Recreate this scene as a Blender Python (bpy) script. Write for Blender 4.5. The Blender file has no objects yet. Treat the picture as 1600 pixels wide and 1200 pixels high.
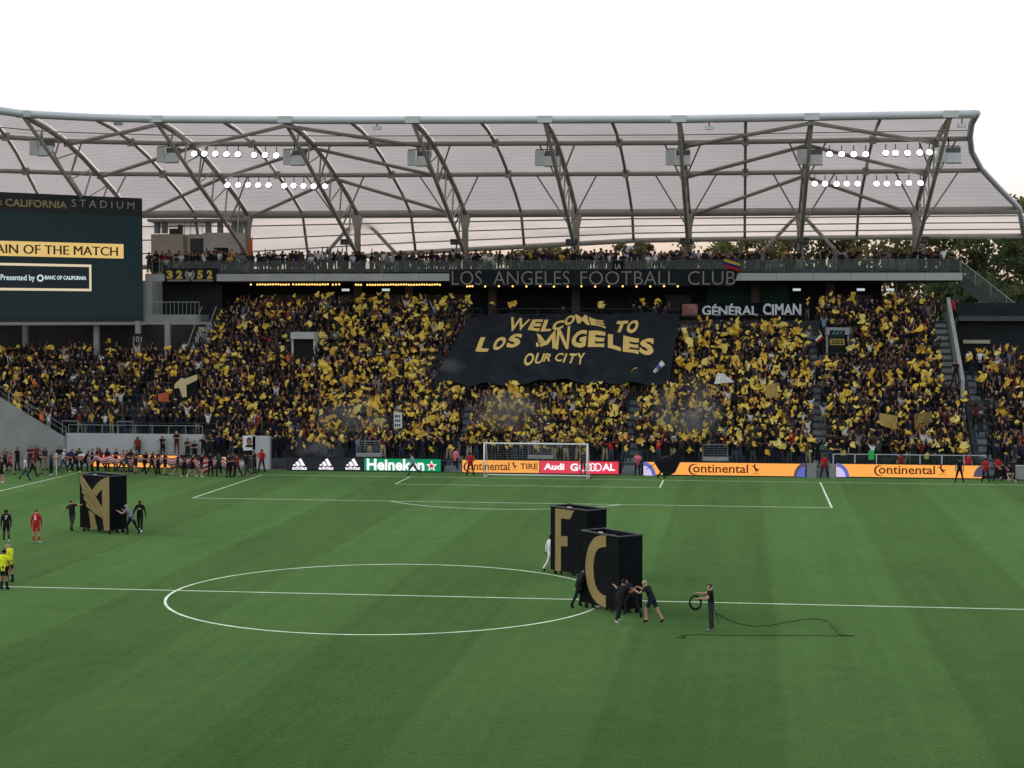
import bpy, bmesh, math, random
import numpy as np
from mathutils import Vector, Matrix
random.seed(7); RNG = np.random.default_rng(7)
SC = bpy.context.scene
COL = SC.collection

# ------------------------------------------------------------------ camera
CAM = np.array([14.740, -125.444, 11.778]); YAW, PITCH, ROLL, FPX = -0.130416, -0.0394627, 0.0013146, 2755.46
FW = np.array([math.sin(YAW)*math.cos(PITCH), math.cos(YAW)*math.cos(PITCH), math.sin(PITCH)])
_r0 = np.array([math.cos(YAW), -math.sin(YAW), 0.0]); _u0 = np.cross(_r0, FW)
RT = math.cos(ROLL)*_r0 + math.sin(ROLL)*_u0
UP = -math.sin(ROLL)*_r0 + math.cos(ROLL)*_u0
cd = bpy.data.cameras.new('camera'); cam = bpy.data.objects.new('camera', cd); COL.objects.link(cam)
cd.sensor_width = 36; cd.lens = FPX/1600*36; cd.clip_start = 0.5; cd.clip_end = 5000
M = Matrix(((RT[0], UP[0], -FW[0], CAM[0]), (RT[1], UP[1], -FW[1], CAM[1]), (RT[2], UP[2], -FW[2], CAM[2]), (0, 0, 0, 1)))
cam.matrix_world = M
SC.camera = cam

# ------------------------------------------------------------------ sky, sun, exposure
SUN_EL, SUN_AZ = math.radians(32), math.radians(-80)      # azimuth from +Y towards +X: the low evening sun is off to the left
w = bpy.data.worlds.new('World'); SC.world = w; w.use_nodes = True
nt = w.node_tree; nt.nodes.clear()
N = lambda t: nt.nodes.new(t); L = nt.links.new
out = N('ShaderNodeOutputWorld'); add = N('ShaderNodeAddShader'); L(add.outputs[0], out.inputs[0])
sky = N('ShaderNodeTexSky'); sky.sky_type = 'NISHITA'; sky.sun_disc = False
sky.sun_elevation = SUN_EL; sky.sun_rotation = SUN_AZ; sky.dust_density = 4; sky.air_density = 0.8; sky.ozone_density = 1
b1 = N('ShaderNodeBackground'); b1.inputs[1].default_value = 0.05; L(sky.outputs[0], b1.inputs[0]); L(b1.outputs[0], add.inputs[0])
tc = N('ShaderNodeTexCoord'); sp = N('ShaderNodeSeparateXYZ'); L(tc.outputs['Generated'], sp.inputs[0])
rmp = N('ShaderNodeValToRGB'); L(sp.outputs[2], rmp.inputs[0])   # thin bright overcast veil, warmer low down near sunset
cr = rmp.color_ramp; cr.elements[0].position = 0.0; cr.elements[0].color = (0.66, 0.48, 0.36, 1)
cr.elements[1].position = 0.080; cr.elements[1].color = (1.0, 0.985, 0.965, 1)
e = cr.elements.new(0.036); e.color = (0.84, 0.65, 0.51, 1)
e = cr.elements.new(0.5); e.color = (0.90, 0.92, 0.96, 1)
b2 = N('ShaderNodeBackground'); b2.inputs[1].default_value = 0.96; L(rmp.outputs[0], b2.inputs[0]); L(b2.outputs[0], add.inputs[1])
sl = bpy.data.lights.new('sun', 'SUN'); sl.energy = 0.7; sl.angle = math.radians(18); sl.color = (1, 0.93, 0.84)
so = bpy.data.objects.new('sun', sl); COL.objects.link(so)
sd = Vector((math.sin(SUN_AZ)*math.cos(SUN_EL), math.cos(SUN_AZ)*math.cos(SUN_EL), math.sin(SUN_EL)))
so.rotation_euler = sd.to_track_quat('Z', 'Y').to_euler(); so.location = (0, 0, 80)
vs = SC.view_settings; vs.view_transform = 'Standard'; vs.look = 'None'; vs.exposure = 0.0; vs.gamma = 1; vs.use_curve_mapping = False
SC.cycles.volume_max_steps = 64; SC.cycles.volume_step_rate = 2.0

# ------------------------------------------------------------------ pixel <-> place helpers (photo pixels, 1600 x 1200)
def ray(px, py): return FW + RT*(px-800)/FPX + UP*(600-py)/FPX
def at(px, py, axis, val):
    d = ray(px, py); return CAM + d*((val-CAM[axis])/d[axis])
def on_plane(px, py, p0, n):
    d = ray(px, py); n = np.asarray(n, float); return CAM + d*(np.dot(np.asarray(p0)-CAM, n)/np.dot(d, n))
def pj(p):
    d = np.asarray(p, float)-CAM; z = d@FW; return 800+FPX*(d@RT)/z, 600-FPX*(d@UP)/z

# ------------------------------------------------------------------ materials
MATS = {}
def mat(name, rgb, rough=0.75, metal=0.0, noise=0.12, scale=3.0, spec=0.3, bump=0.0):
    if name in MATS: return MATS[name]
    m = bpy.data.materials.new(name); m.use_nodes = True; t = m.node_tree; b = t.nodes['Principled BSDF']
    b.inputs['Roughness'].default_value = rough; b.inputs['Metallic'].default_value = metal
    b.inputs['Specular IOR Level'].default_value = spec
    if noise > 0:
        c = t.nodes.new('ShaderNodeTexCoord'); nz = t.nodes.new('ShaderNodeTexNoise'); nz.inputs['Scale'].default_value = scale; nz.inputs['Detail'].default_value = 5
        t.links.new(c.outputs['Object'], nz.inputs['Vector'])
        mp = t.nodes.new('ShaderNodeMapRange'); mp.inputs[1].default_value = 0.3; mp.inputs[2].default_value = 0.7
        mp.inputs[3].default_value = 1-noise; mp.inputs[4].default_value = 1+noise
        t.links.new(nz.outputs[0], mp.inputs[0])
        mx = t.nodes.new('ShaderNodeVectorMath'); mx.operation = 'SCALE'; mx.inputs[0].default_value = rgb
        t.links.new(mp.outputs[0], mx.inputs['Scale']); t.links.new(mx.outputs[0], b.inputs['Base Color'])
        if bump > 0:
            bp = t.nodes.new('ShaderNodeBump'); bp.inputs['Strength'].default_value = bump; t.links.new(nz.outputs[0], bp.inputs['Height']); t.links.new(bp.outputs[0], b.inputs['Normal'])
    else: b.inputs['Base Color'].default_value = (*rgb, 1)
    MATS[name] = m; return m
def emis(name, rgb, s=1.0, base=(0.01, 0.01, 0.01)):
    if name in MATS: return MATS[name]
    m = bpy.data.materials.new(name); m.use_nodes = True; b = m.node_tree.nodes['Principled BSDF']
    b.inputs['Base Color'].default_value = (*base, 1); b.inputs['Roughness'].default_value = 0.5; b.inputs['Specular IOR Level'].default_value = 0.08
    b.inputs['Emission Color'].default_value = (*rgb, 1); b.inputs['Emission Strength'].default_value = s
    MATS[name] = m; return m
def cloth(name, rgb): return mat('cloth_'+name, rgb, 0.9, noise=0.25, scale=7, spec=0.05)
def translucent(name, rgb, tl, fac, stripes=False, warm=False):
    if name in MATS: return MATS[name]
    m = bpy.data.materials.new(name); m.use_nodes = True; t = m.node_tree; t.nodes.clear()
    o = t.nodes.new('ShaderNodeOutputMaterial'); mx = t.nodes.new('ShaderNodeMixShader'); mx.inputs[0].default_value = fac
    d = t.nodes.new('ShaderNodeBsdfDiffuse'); d.inputs[0].default_value = (*rgb, 1); tr = t.nodes.new('ShaderNodeBsdfTranslucent'); tr.inputs[0].default_value = (*tl, 1)
    t.links.new(d.outputs[0], mx.inputs[1]); t.links.new(tr.outputs[0], mx.inputs[2]); t.links.new(mx.outputs[0], o.inputs[0])
    if stripes:
        c = t.nodes.new('ShaderNodeTexCoord'); wv = t.nodes.new('ShaderNodeTexWave'); wv.bands_direction = 'Y'; wv.inputs['Scale'].default_value = 0.42; wv.inputs['Distortion'].default_value = 0.6
        wv.inputs['Detail'].default_value = 1
        t.links.new(c.outputs['Object'], wv.inputs['Vector'])
        nz = t.nodes.new('ShaderNodeTexNoise'); nz.inputs['Scale'].default_value = 0.25; t.links.new(c.outputs['Object'], nz.inputs['Vector'])
        ad = t.nodes.new('ShaderNodeMath'); ad.operation = 'MULTIPLY_ADD'; t.links.new(wv.outputs[1], ad.inputs[0]); ad.inputs[1].default_value = 0.10; ad.inputs[2].default_value = 0.80
        a2 = t.nodes.new('ShaderNodeMath'); a2.operation = 'MULTIPLY_ADD'; t.links.new(nz.outputs[0], a2.inputs[0]); a2.inputs[1].default_value = 0.2; t.links.new(ad.outputs[0], a2.inputs[2])
        for sh, cc in ((d, rgb), (tr, tl)):
            s = t.nodes.new('ShaderNodeVectorMath'); s.operation = 'SCALE'; s.inputs[0].default_value = cc
            t.links.new(a2.outputs[0], s.inputs['Scale']); t.links.new(s.outputs[0], sh.inputs[0])
    MATS[name] = m; return m

STEEL = mat('painted_steel', (0.38, 0.37, 0.34), 0.5, 0.0, 0.10, 0.8, 0.4)
EDGE = mat('edge_steel', (0.50, 0.55, 0.56), 0.4, 0.1, 0.06, 0.8, 0.5)
CONC = mat('concrete', (0.27, 0.29, 0.29), 0.85, noise=0.12, scale=0.7, bump=0.05)
CONC_L = mat('concrete_light', (0.40, 0.43, 0.43), 0.85, noise=0.08, scale=0.6)
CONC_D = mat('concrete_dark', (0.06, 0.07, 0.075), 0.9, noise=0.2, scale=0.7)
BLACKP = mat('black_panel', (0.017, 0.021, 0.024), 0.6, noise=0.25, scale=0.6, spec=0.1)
DARKST = mat('dark_steel', (0.035, 0.045, 0.05), 0.5, noise=0.1)
RAILM = mat('rail_steel', (0.22, 0.25, 0.26), 0.45, 0.2, 0.08)
WHITEP = mat('white_paint', (0.78, 0.80, 0.78), 0.5, noise=0.04)
GOLD = mat('gold_paint', (0.225, 0.176, 0.066), 0.6, noise=0.1, scale=1.2)
BOXB = mat('box_black', (0.0065, 0.0085, 0.010), 0.8, noise=0.3, scale=1.5, spec=0.04)
PANEL = translucent('roof_film', (0.45, 0.44, 0.44), (0.71, 0.655, 0.645), 0.5, True)
SKIRT = translucent('backlit_rear_film', (0.52, 0.49, 0.47), (0.98, 0.87, 0.79), 0.74, True)  # roof film again, with the brighter peach of sunset backlight put into its colour
def satin(name, rgb, tl):
    m = bpy.data.materials.new(name); m.use_nodes = True; t = m.node_tree; b = t.nodes['Principled BSDF']; o = t.nodes['Material Output']
    b.inputs['Base Color'].default_value = (*rgb, 1); b.inputs['Roughness'].default_value = 0.42; b.inputs['Metallic'].default_value = 0.05
    tr = t.nodes.new('ShaderNodeBsdfTranslucent'); tr.inputs[0].default_value = (*tl, 1); mx = t.nodes.new('ShaderNodeMixShader'); mx.inputs[0].default_value = 0.34
    t.links.new(b.outputs[0], mx.inputs[1]); t.links.new(tr.outputs[0], mx.inputs[2]); t.links.new(mx.outputs[0], o.inputs[0]); return m
YELLOW = satin('yellow_cloth', (0.96, 0.70, 0.09), (0.94, 0.64, 0.06))
PALEY = satin('pale_yellow_cloth', (0.97, 0.82, 0.22), (0.94, 0.74, 0.14))
ORANGEY = satin('amber_cloth', (0.74, 0.46, 0.05), (0.72, 0.42, 0.035))
GLASS = bpy.data.materials.new('rail_glass'); GLASS.use_nodes = True
_t = GLASS.node_tree; _t.nodes.clear(); _o = _t.nodes.new('ShaderNodeOutputMaterial'); _m = _t.nodes.new('ShaderNodeMixShader'); _m.inputs[0].default_value = 0.05
_a = _t.nodes.new('ShaderNodeBsdfTransparent'); _a.inputs[0].default_value = (0.74, 0.82, 0.82, 1); _g = _t.nodes.new('ShaderNodeBsdfGlossy'); _g.inputs[0].default_value = (0.5, 0.55, 0.55, 1); _g.inputs[1].default_value = 0.25
_t.links.new(_a.outputs[0], _m.inputs[1]); _t.links.new(_g.outputs[0], _m.inputs[2]); _t.links.new(_m.outputs[0], _o.inputs[0])

# ------------------------------------------------------------------ mesh helpers
class MB:
    def __init__(s): s.v = []; s.f = []; s.m = []
    def add(s, vs, fs, mi=0):
        o = len(s.v); s.v += [tuple(map(float, p)) for p in vs]; s.f += [tuple(i+o for i in f) for f in fs]; s.m += [mi]*len(fs); return s
    def box(s, c, d, rz=0.0, mi=0, R=None):
        x, y, z = [k/2 for k in d]; P = [(-x,-y,-z),(x,-y,-z),(x,y,-z),(-x,y,-z),(-x,-y,z),(x,-y,z),(x,y,z),(-x,y,z)]
        if R is None: R = Matrix.Rotation(rz, 3, 'Z')
        return s.add([tuple(R @ Vector(p) + Vector(c)) for p in P], [(0,3,2,1),(4,5,6,7),(0,1,5,4),(1,2,6,5),(2,3,7,6),(3,0,4,7)], mi)
    def bx(s, x0, x1, y0, y1, z0, z1, mi=0): return s.box(((x0+x1)/2, (y0+y1)/2, (z0+z1)/2), (abs(x1-x0), abs(y1-y0), abs(z1-z0)), 0, mi)
    def tube(s, pts, r, n=8, mi=0, cap=True):
        pts = [Vector(p) for p in pts]; rs = r if isinstance(r, (list, tuple)) else [r]*len(pts); V = []
        for i, p in enumerate(pts):
            d = (pts[min(i+1, len(pts)-1)] - pts[max(i-1, 0)]).normalized()
            a = d.cross(Vector((0, 0, 1)));  a = a if a.length > 1e-3 else d.cross(Vector((0, 1, 0)))
            a.normalize(); b = d.cross(a)
            V += [p + (a*math.cos(2*math.pi*(k+.5)/n) + b*math.sin(2*math.pi*(k+.5)/n))*rs[i] for k in range(n)]
        F = [(i*n+k, i*n+(k+1) % n, (i+1)*n+(k+1) % n, (i+1)*n+k) for i in range(len(pts)-1) for k in range(n)]
        if cap: F += [tuple(range(n))[::-1], tuple(range((len(pts)-1)*n, len(pts)*n))]
        return s.add(V, F, mi)
    def prism(s, pts, o, U, V, depth, mi=0):
        """polygon pts (u,v) in the frame o,U,V, pushed out along U x V by depth"""
        U = Vector(U); V = Vector(V); Nn = U.cross(V).normalized(); o = Vector(o); n = len(pts)
        a = [o+U*p[0]+V*p[1] for p in pts]; b = [q+Nn*depth for q in a]
        return s.add(a+b, [tuple(range(n))[::-1], tuple(range(n, 2*n))]+[(i, (i+1) % n, n+(i+1) % n, n+i) for i in range(n)], mi)
    def blob(s, c, r, n=6, mi=0):
        V = []; 
        for i in range(1, n//2+1):
            th = math.pi*i/(n//2+1)
            V += [(c[0]+r[0]*math.sin(th)*math.cos(2*math.pi*k/n), c[1]+r[1]*math.sin(th)*math.sin(2*math.pi*k/n), c[2]+r[2]*math.cos(th)) for k in range(n)]
        q = n//2; V += [(c[0], c[1], c[2]+r[2]), (c[0], c[1], c[2]-r[2])]; T = q*n
        F = [(i*n+k, (i+1)*n+k, (i+1)*n+(k+1) % n, i*n+(k+1) % n) for i in range(q-1) for k in range(n)]
        F += [(T, k, (k+1) % n) for k in range(n)] + [(T+1, (q-1)*n+(k+1) % n, (q-1)*n+k) for k in range(n)]
        return s.add(V, F, mi)
    def mesh(s, name, mats, tri=False):
        me = bpy.data.meshes.new(name); me.from_pydata(s.v, [], s.f)
        for m in (mats if isinstance(mats, (list, tuple)) else [mats]): me.materials.append(m)
        me.polygons.foreach_set('material_index', s.m)
        if tri or any(len(f) > 4 for f in s.f):
            bm = bmesh.new(); bm.from_mesh(me); bmesh.ops.triangulate(bm, faces=[f for f in bm.faces if len(f.verts) > 4]); bm.to_mesh(me); bm.free()
        me.update(); return me
    def build(s, name, mats, parent=None, smooth=False):
        me = s.mesh(name, mats)
        if smooth: me.polygons.foreach_set('use_smooth', [True]*len(me.polygons))
        return link(name, me, parent)
def link(name, data, parent=None, loc=None):
    o = bpy.data.objects.new(name, data); COL.objects.link(o)
    if parent is not None:
        o.parent = parent; o.matrix_parent_inverse = parent.matrix_basis.inverted()
    elif loc is not None: o.location = loc
    return o
def tag(o, label=None, cat=None, group=None, kind=None):
    for k, v in (('label', label), ('category', cat), ('group', group), ('kind', kind)):
        if v: o[k] = v
    return o
def thing(name, loc, label, cat, group=None, rz=0):
    o = bpy.data.objects.new(name, None); COL.objects.link(o); o.location = loc; o.rotation_euler = (0, 0, rz); o.empty_display_size = 0.3
    return tag(o, label, cat, group)

_fontcache = {}
def glyphs(txt, bold=0.0, shear=0.0, space=1.0):
    """text as flat mesh: verts normalised to 0..1 in both directions, faces, aspect"""
    k = (txt, bold, shear, space)
    if k in _fontcache: return _fontcache[k]
    c = bpy.data.curves.new('t', 'FONT'); c.body = txt; c.offset = bold; c.shear = shear; c.space_character = space; c.resolution_u = 3; c.fill_mode = 'FRONT'
    o = bpy.data.objects.new('t', c); COL.objects.link(o); bpy.context.view_layer.update()
    me = bpy.data.meshes.new_from_object(o.evaluated_get(bpy.context.evaluated_depsgraph_get()))
    V = np.array([v.co[:2] for v in me.vertices]); F = [tuple(p.vertices) for p in me.polygons]
    bpy.data.objects.remove(o); bpy.data.curves.remove(c); bpy.data.meshes.remove(me)
    lo, hi = V.min(0), V.max(0); asp = (hi[0]-lo[0])/(hi[1]-lo[1]); V = (V-lo)/(hi-lo)
    _fontcache[k] = (V, F, asp); return _fontcache[k]
def text_on(mb, txt, o, U, V, w, h, bold=0.02, shear=0.0, space=1.0, mi=0):
    """lettering in the plane o + U*x + V*y, filling w x h from the lower left corner o"""
    P, F, a = glyphs(txt, bold, shear, space); o = np.asarray(o, float); U = np.asarray(U, float); V = np.asarray(V, float)
    if h is None: h = w/a
    if w is None: w = h*a
    return mb.add([o+U*p[0]*w+V*p[1]*h for p in P], F, mi)

# ------------------------------------------------------------------ ground and pitch
MB().add([(-1500,-700,-.02),(1500,-700,-.02),(1500,2500,-.02),(-1500,2500,-.02)], [(0,1,2,3)]).build('ground', mat('earth', (0.10, 0.10, 0.085), 0.95, noise=0.3, scale=0.05))['kind'] = 'structure'
g = bpy.data.materials.new('turf'); g.use_nodes = True; t = g.node_tree; b = t.nodes['Principled BSDF']
b.inputs['Roughness'].default_value = 0.85; b.inputs['Specular IOR Level'].default_value = 0.0
b.inputs['Sheen Weight'].default_value = 0.49; b.inputs['Sheen Roughness'].default_value = 0.28; b.inputs['Sheen Tint'].default_value = (0.50, 0.80, 0.34, 1)
def nd(ty, **kw):
    n = t.nodes.new(ty)
    for k, v in kw.items(): setattr(n, k, v)
    return n
def mth(op, a, bb=None, c=None):
    n = nd('ShaderNodeMath', operation=op)
    for i, x in enumerate((a, bb, c)):
        if x is None: continue
        if isinstance(x, (int, float)): n.inputs[i].default_value = x
        else: t.links.new(x, n.inputs[i])
    return n.outputs[0]
c = nd('ShaderNodeTexCoord'); s3 = nd('ShaderNodeSeparateXYZ'); t.links.new(c.outputs['Object'], s3.inputs[0])
wob = nd('ShaderNodeTexNoise'); wob.inputs['Scale'].default_value = 0.35; t.links.new(c.outputs['Object'], wob.inputs[0])
xw = mth('ADD', s3.outputs[0], mth('MULTIPLY', mth('SUBTRACT', wob.outputs[0], 0.5), 0.35))
stripe = mth('SINE', mth('MULTIPLY', mth('SUBTRACT', xw, 10.6), math.pi/5.4))
stripe = mth('MULTIPLY', mth('MINIMUM', mth('MAXIMUM', mth('MULTIPLY', stripe, 14.0), -1), 1), -0.075)
# streaks from mowing and watering, stretched along the length of the pitch
mpn = nd('ShaderNodeMapping'); mpn.inputs['Scale'].default_value = (0.6, 0.022, 1); t.links.new(c.outputs['Object'], mpn.inputs[0])
st = nd('ShaderNodeTexNoise'); st.inputs['Scale'].default_value = 1.0; st.inputs['Detail'].default_value = 5; t.links.new(mpn.outputs[0], st.inputs[0])
mp2 = nd('ShaderNodeMapping'); mp2.inputs['Scale'].default_value = (2.6, 0.05, 1); t.links.new(c.outputs['Object'], mp2.inputs[0])
st2 = nd('ShaderNodeTexNoise'); st2.inputs['Scale'].default_value = 1.0; st2.inputs['Detail'].default_value = 4; t.links.new(mp2.outputs[0], st2.inputs[0])
med = nd('ShaderNodeTexNoise'); med.inputs['Scale'].default_value = 0.8; med.inputs['Detail'].default_value = 6; med.inputs['Roughness'].default_value = 0.7; t.links.new(c.outputs['Object'], med.inputs[0])
big = nd('ShaderNodeTexNoise'); big.inputs['Scale'].default_value = 0.11; big.inputs['Detail'].default_value = 6; big.inputs['Roughness'].default_value = 0.6; t.links.new(c.outputs['Object'], big.inputs[0])
fine = nd('ShaderNodeTexNoise'); fine.inputs['Scale'].default_value = 7; fine.inputs['Detail'].default_value = 6; fine.inputs['Roughness'].default_value = 0.75; t.links.new(c.outputs['Object'], fine.inputs[0])
val = mth('ADD', 1.0, stripe)
for nz, k in ((st, 0.26), (st2, 0.26), (med, 0.34), (big, 0.26), (fine, 1.0)):
    val = mth('ADD', val, mth('MULTIPLY', mth('SUBTRACT', nz.outputs[0], 0.5), k))
hue = nd('ShaderNodeMix', data_type='RGBA'); t.links.new(big.outputs[0], hue.inputs[0]); hue.inputs[6].default_value = (0.0150, 0.0350, 0.0098, 1); hue.inputs[7].default_value = (0.0225, 0.0400, 0.0110, 1)
mx = nd('ShaderNodeVectorMath', operation='SCALE'); t.links.new(hue.outputs[2], mx.inputs[0]); t.links.new(val, mx.inputs['Scale']); t.links.new(mx.outputs[0], b.inputs['Base Color'])
hue2 = nd('ShaderNodeMix', data_type='RGBA'); t.links.new(med.outputs[0], hue2.inputs[0]); hue2.inputs[6].default_value = (0.36, 0.84, 0.28, 1); hue2.inputs[7].default_value = (0.48, 0.84, 0.31, 1)
mx2 = nd('ShaderNodeVectorMath', operation='SCALE'); t.links.new(hue2.outputs[2], mx2.inputs[0]); t.links.new(val, mx2.inputs['Scale']); t.links.new(mx2.outputs[0], b.inputs['Sheen Tint'])
bp = nd('ShaderNodeBump'); bp.inputs['Strength'].default_value = 0.5; bp.inputs['Distance'].default_value = 0.05; t.links.new(fine.outputs[0], bp.inputs['Height']); t.links.new(bp.outputs[0], b.inputs['Normal'])
MB().add([(-41,-118,0),(41,-118,0),(41,4.2,0),(-41,4.2,0)], [(0,1,2,3)]).build('pitch', g)['kind'] = 'structure'
CHALK = mat('chalk', (0.62, 0.72, 0.56), 0.9, noise=0.25, scale=1.2)
ml = MB(); W2 = 0.06; ZL = 0.004
def ln(x0, y0, x1, y1):
    d = Vector((x1-x0, y1-y0)).normalized(); n = Vector((-d.y, d.x))*W2
    ml.add([(x0-n.x, y0-n.y, ZL), (x1-n.x, y1-n.y, ZL), (x1+n.x, y1+n.y, ZL), (x0+n.x, y0+n.y, ZL)], [(0,1,2,3)])
def arc(cx, cy, r, a0, a1, n=96):
    A = [a0+(a1-a0)*i/n for i in range(n+1)]
    V = [(cx+(r+s)*math.cos(a), cy+(r+s)*math.sin(a), ZL) for a in A for s in (-W2, W2)]
    ml.add(V, [(2*i, 2*i+1, 2*i+3, 2*i+2) for i in range(n)])
HL, HW = 53.18, 34.2
ln(-HW-W2, 0, HW+W2, 0); ln(-HW, -2*HL, -HW, -W2-.001); ln(HW, -2*HL, HW, -W2-.001)
ln(-HW+W2+.001, -HL, -9.211, -HL); ln(-9.089, -HL, 9.089, -HL); ln(9.211, -HL, HW-W2-.001, -HL)
for hw, d in ((20.16, 16.5), (9.16, 5.5)):
    ln(-hw, -W2-.001, -hw, -d-W2); ln(hw, -W2-.001, hw, -d-W2); ln(-hw+W2+.001, -d, hw-W2-.001, -d)
arc(0, -HL, 9.15, 0, 2*math.pi)
a = math.acos(5.6/9.15); arc(0, -11, 9.15, -math.pi/2-a, -math.pi/2+a, 48)
ml.build('pitch_markings', CHALK)['kind'] = 'structure'

# ------------------------------------------------------------------ grandstand
Y0, Z0, DY, DZ, NR = 5.2, 0.8, 0.74, 0.5, 22
rowy = lambda i: Y0+DY*i
rowz = lambda i: Z0+DZ*i
stand = thing('grandstand', (0, 14, 0), 'steep grey concrete grandstand packed with supporters behind the goal', 'grandstand')
for i in range(NR):
    segs = []
    if i < 3: segs = [(-26.6, 31.3)]
    elif i <= 13: segs = [(-48, 31.3)]
    else: segs = [(-30.3, 31.0)]
    m = MB()
    for x0, x1 in segs: m.bx(x0, x1, rowy(i), rowy(i+1)+0.3, rowz(i)-0.62, rowz(i))
    if i <= 13: m.bx(31.5, 48, rowy(i), rowy(i+1)+0.3, rowz(i)-0.62, rowz(i))
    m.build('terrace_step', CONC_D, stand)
    m = MB()                                                   # rail in front of every row
    for x0, x1 in segs:
        zz = rowz(i)+0.95; yy = rowy(i)+0.08
        for u0, u1 in ((x0, -21.6), (-19.4, -7.0), (-5.6, 5.9), (7.2, 19.8), (21.2, 29.9)):
            a0, a1 = max(u0, x0), min(u1, x1)
            if a1-a0 < 1: continue
            m.tube([(a0, yy, zz), (a1, yy, zz)], 0.028, 5)
            k = int((a1-a0)/1.9)+1
            for q in range(k+1): m.bx(a0+(a1-a0)*q/k-.02, a0+(a1-a0)*q/k+.02, yy+.03, yy+.07, rowz(i), zz)
    if i: m.build('safety_rail', DARKST, stand)
def stair(x0, x1, i0, i1, name='aisle_stair', m0=CONC):
    m = MB()
    for i in range(i0, i1+1):
        for h in (0, 1): m.bx(x0, x1, rowy(i)-0.34+h*0.37, rowy(i)+0.03+h*0.37, rowz(i)-0.6, rowz(i)-0.22+h*0.25)
    m.build(name, m0, stand)
AISLE = mat('aisle_concrete', (0.17, 0.20, 0.22), 0.85, noise=0.15, scale=1)
stair(-6.9, -5.7, 0, 9, m0=AISLE); stair(6.0, 7.1, 0, 9, m0=AISLE); stair(19.9, 21.1, 0, 19, m0=AISLE); stair(30.0, 31.0, 9, 21, m0=CONC); stair(31.9, 32.75, 0, 13, m0=AISLE)
stair(-30.2, -28.9, 14, 21, m0=AISLE)
# front wall, parapets, concourse, deck
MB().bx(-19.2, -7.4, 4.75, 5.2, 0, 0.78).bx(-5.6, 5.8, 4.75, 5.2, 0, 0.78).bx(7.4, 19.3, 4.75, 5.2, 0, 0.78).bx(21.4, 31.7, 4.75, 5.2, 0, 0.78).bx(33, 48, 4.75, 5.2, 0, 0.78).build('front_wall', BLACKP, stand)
MB().bx(-37.1, -26.2, 5.0, 5.4, 0, 2.55).build('corner_front_wall', CONC_L, stand)
MB().bx(-22.2, -20.9, 4.6, 5.18, 0, 2.5).build('wall_end_block', CONC_L, stand)
# steps and grey blocks in the gaps between the boards
for x0, x1 in ((-7.4, -5.9), (5.9, 7.3), (20.1, 20.95)):
    MB().bx(x0, x1, 4.3, 4.74, 0, 0.2).bx(x0, x1, 4.55, 5.15, 0.2, 0.42).build('gate_step', AISLE, stand)
MB().bx(19.35, 20.05, 3.7, 4.3, 0, 0.98).build('gate_block', CONC, stand); MB().bx(20.98, 21.45, 3.9, 4.4, 0, 0.95).build('gate_block', CONC, stand)
MB().prism([(11.0, 6.9), (21.3, 13.2), (21.3, 11.2), (11.0, 4.9)], (31.35, 0, 0), (0, 1, 0), (0, 0, 1), -0.28).build('parapet_wall', CONC, stand)
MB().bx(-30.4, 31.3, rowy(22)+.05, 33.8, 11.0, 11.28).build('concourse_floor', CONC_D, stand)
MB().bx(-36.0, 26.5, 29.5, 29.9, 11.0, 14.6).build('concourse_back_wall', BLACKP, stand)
MB().bx(11.6, 18.6, 28.9, 29.45, 11.3, 14.4).build('green_kiosk_front', mat('dark_green', (0.006, 0.055, 0.03), 0.6), stand)
for px in (770, 900, 1297, 1180, 560, 640):
    x = at(px, 455, 1, 27.5)[0]; MB().bx(x-.35, x+.35, 27.2, 27.8, 11.28, 14.45).build('concourse_pillar', mat('brown_pillar', (0.10, 0.08, 0.065), 0.8), stand)
for px in (1245, 1345, 1391, 603, 540):
    x = at(px, 450, 1, 24.5)[0]; MB().bx(x-.32, x+.32, 24.4, 24.6, 13.78, 13.98).build('ceiling_light', emis('tube_light', (0.75, 0.85, 0.85), 0.7), stand)
for x0, x1 in ((-28.5, -7), (8, 11), (21.2, 26)):
    for q in range(int((x1-x0)/2.4)): MB().bx(x0+q*2.4, x0+q*2.4+2.2, 29.40, 29.48, 12.1+.15*(q % 2), 13.5, 0).build('kiosk_menu_panel', mat('menu_panel', (0.055, 0.05, 0.045), 0.5), stand)
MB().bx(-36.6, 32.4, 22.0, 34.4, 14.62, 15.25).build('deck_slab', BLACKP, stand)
m = MB(); q = [-36.6+69*k/23 for k in range(24)]
for a0, a1 in zip(q[:-1], q[1:]): MB().bx(a0+.012, a1-.012, 21.88, 21.995, 14.6, 15.22).build('fascia_panel', CONC_L, stand)
m = MB(); m.bx(-36.5, 32.3, 22.05, 22.11, 16.29, 16.325)
for k in range(30): m.bx(-36.5+68.8*k/29-.022, -36.5+68.8*k/29+.022, 22.12, 22.17, 15.25, 16.28)
m.build('deck_rail', mat('deck_rail_grey', (.12, .14, .15), .5), stand)
for k in range(29):
    MB().bx(-36.5+68.8*k/29+.05, -36.5+68.8*(k+1)/29-.05, 22.13, 22.15, 15.33, 16.25).build('rail_glass_panel', GLASS, stand)
for k in range(3):
    MB().bx(-31.0, 31.5, 23.6+k*1.3, 24.9+k*1.3, 15.255, 15.27+0.16*(k+1)).build('deck_step', CONC_D, stand)
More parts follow.
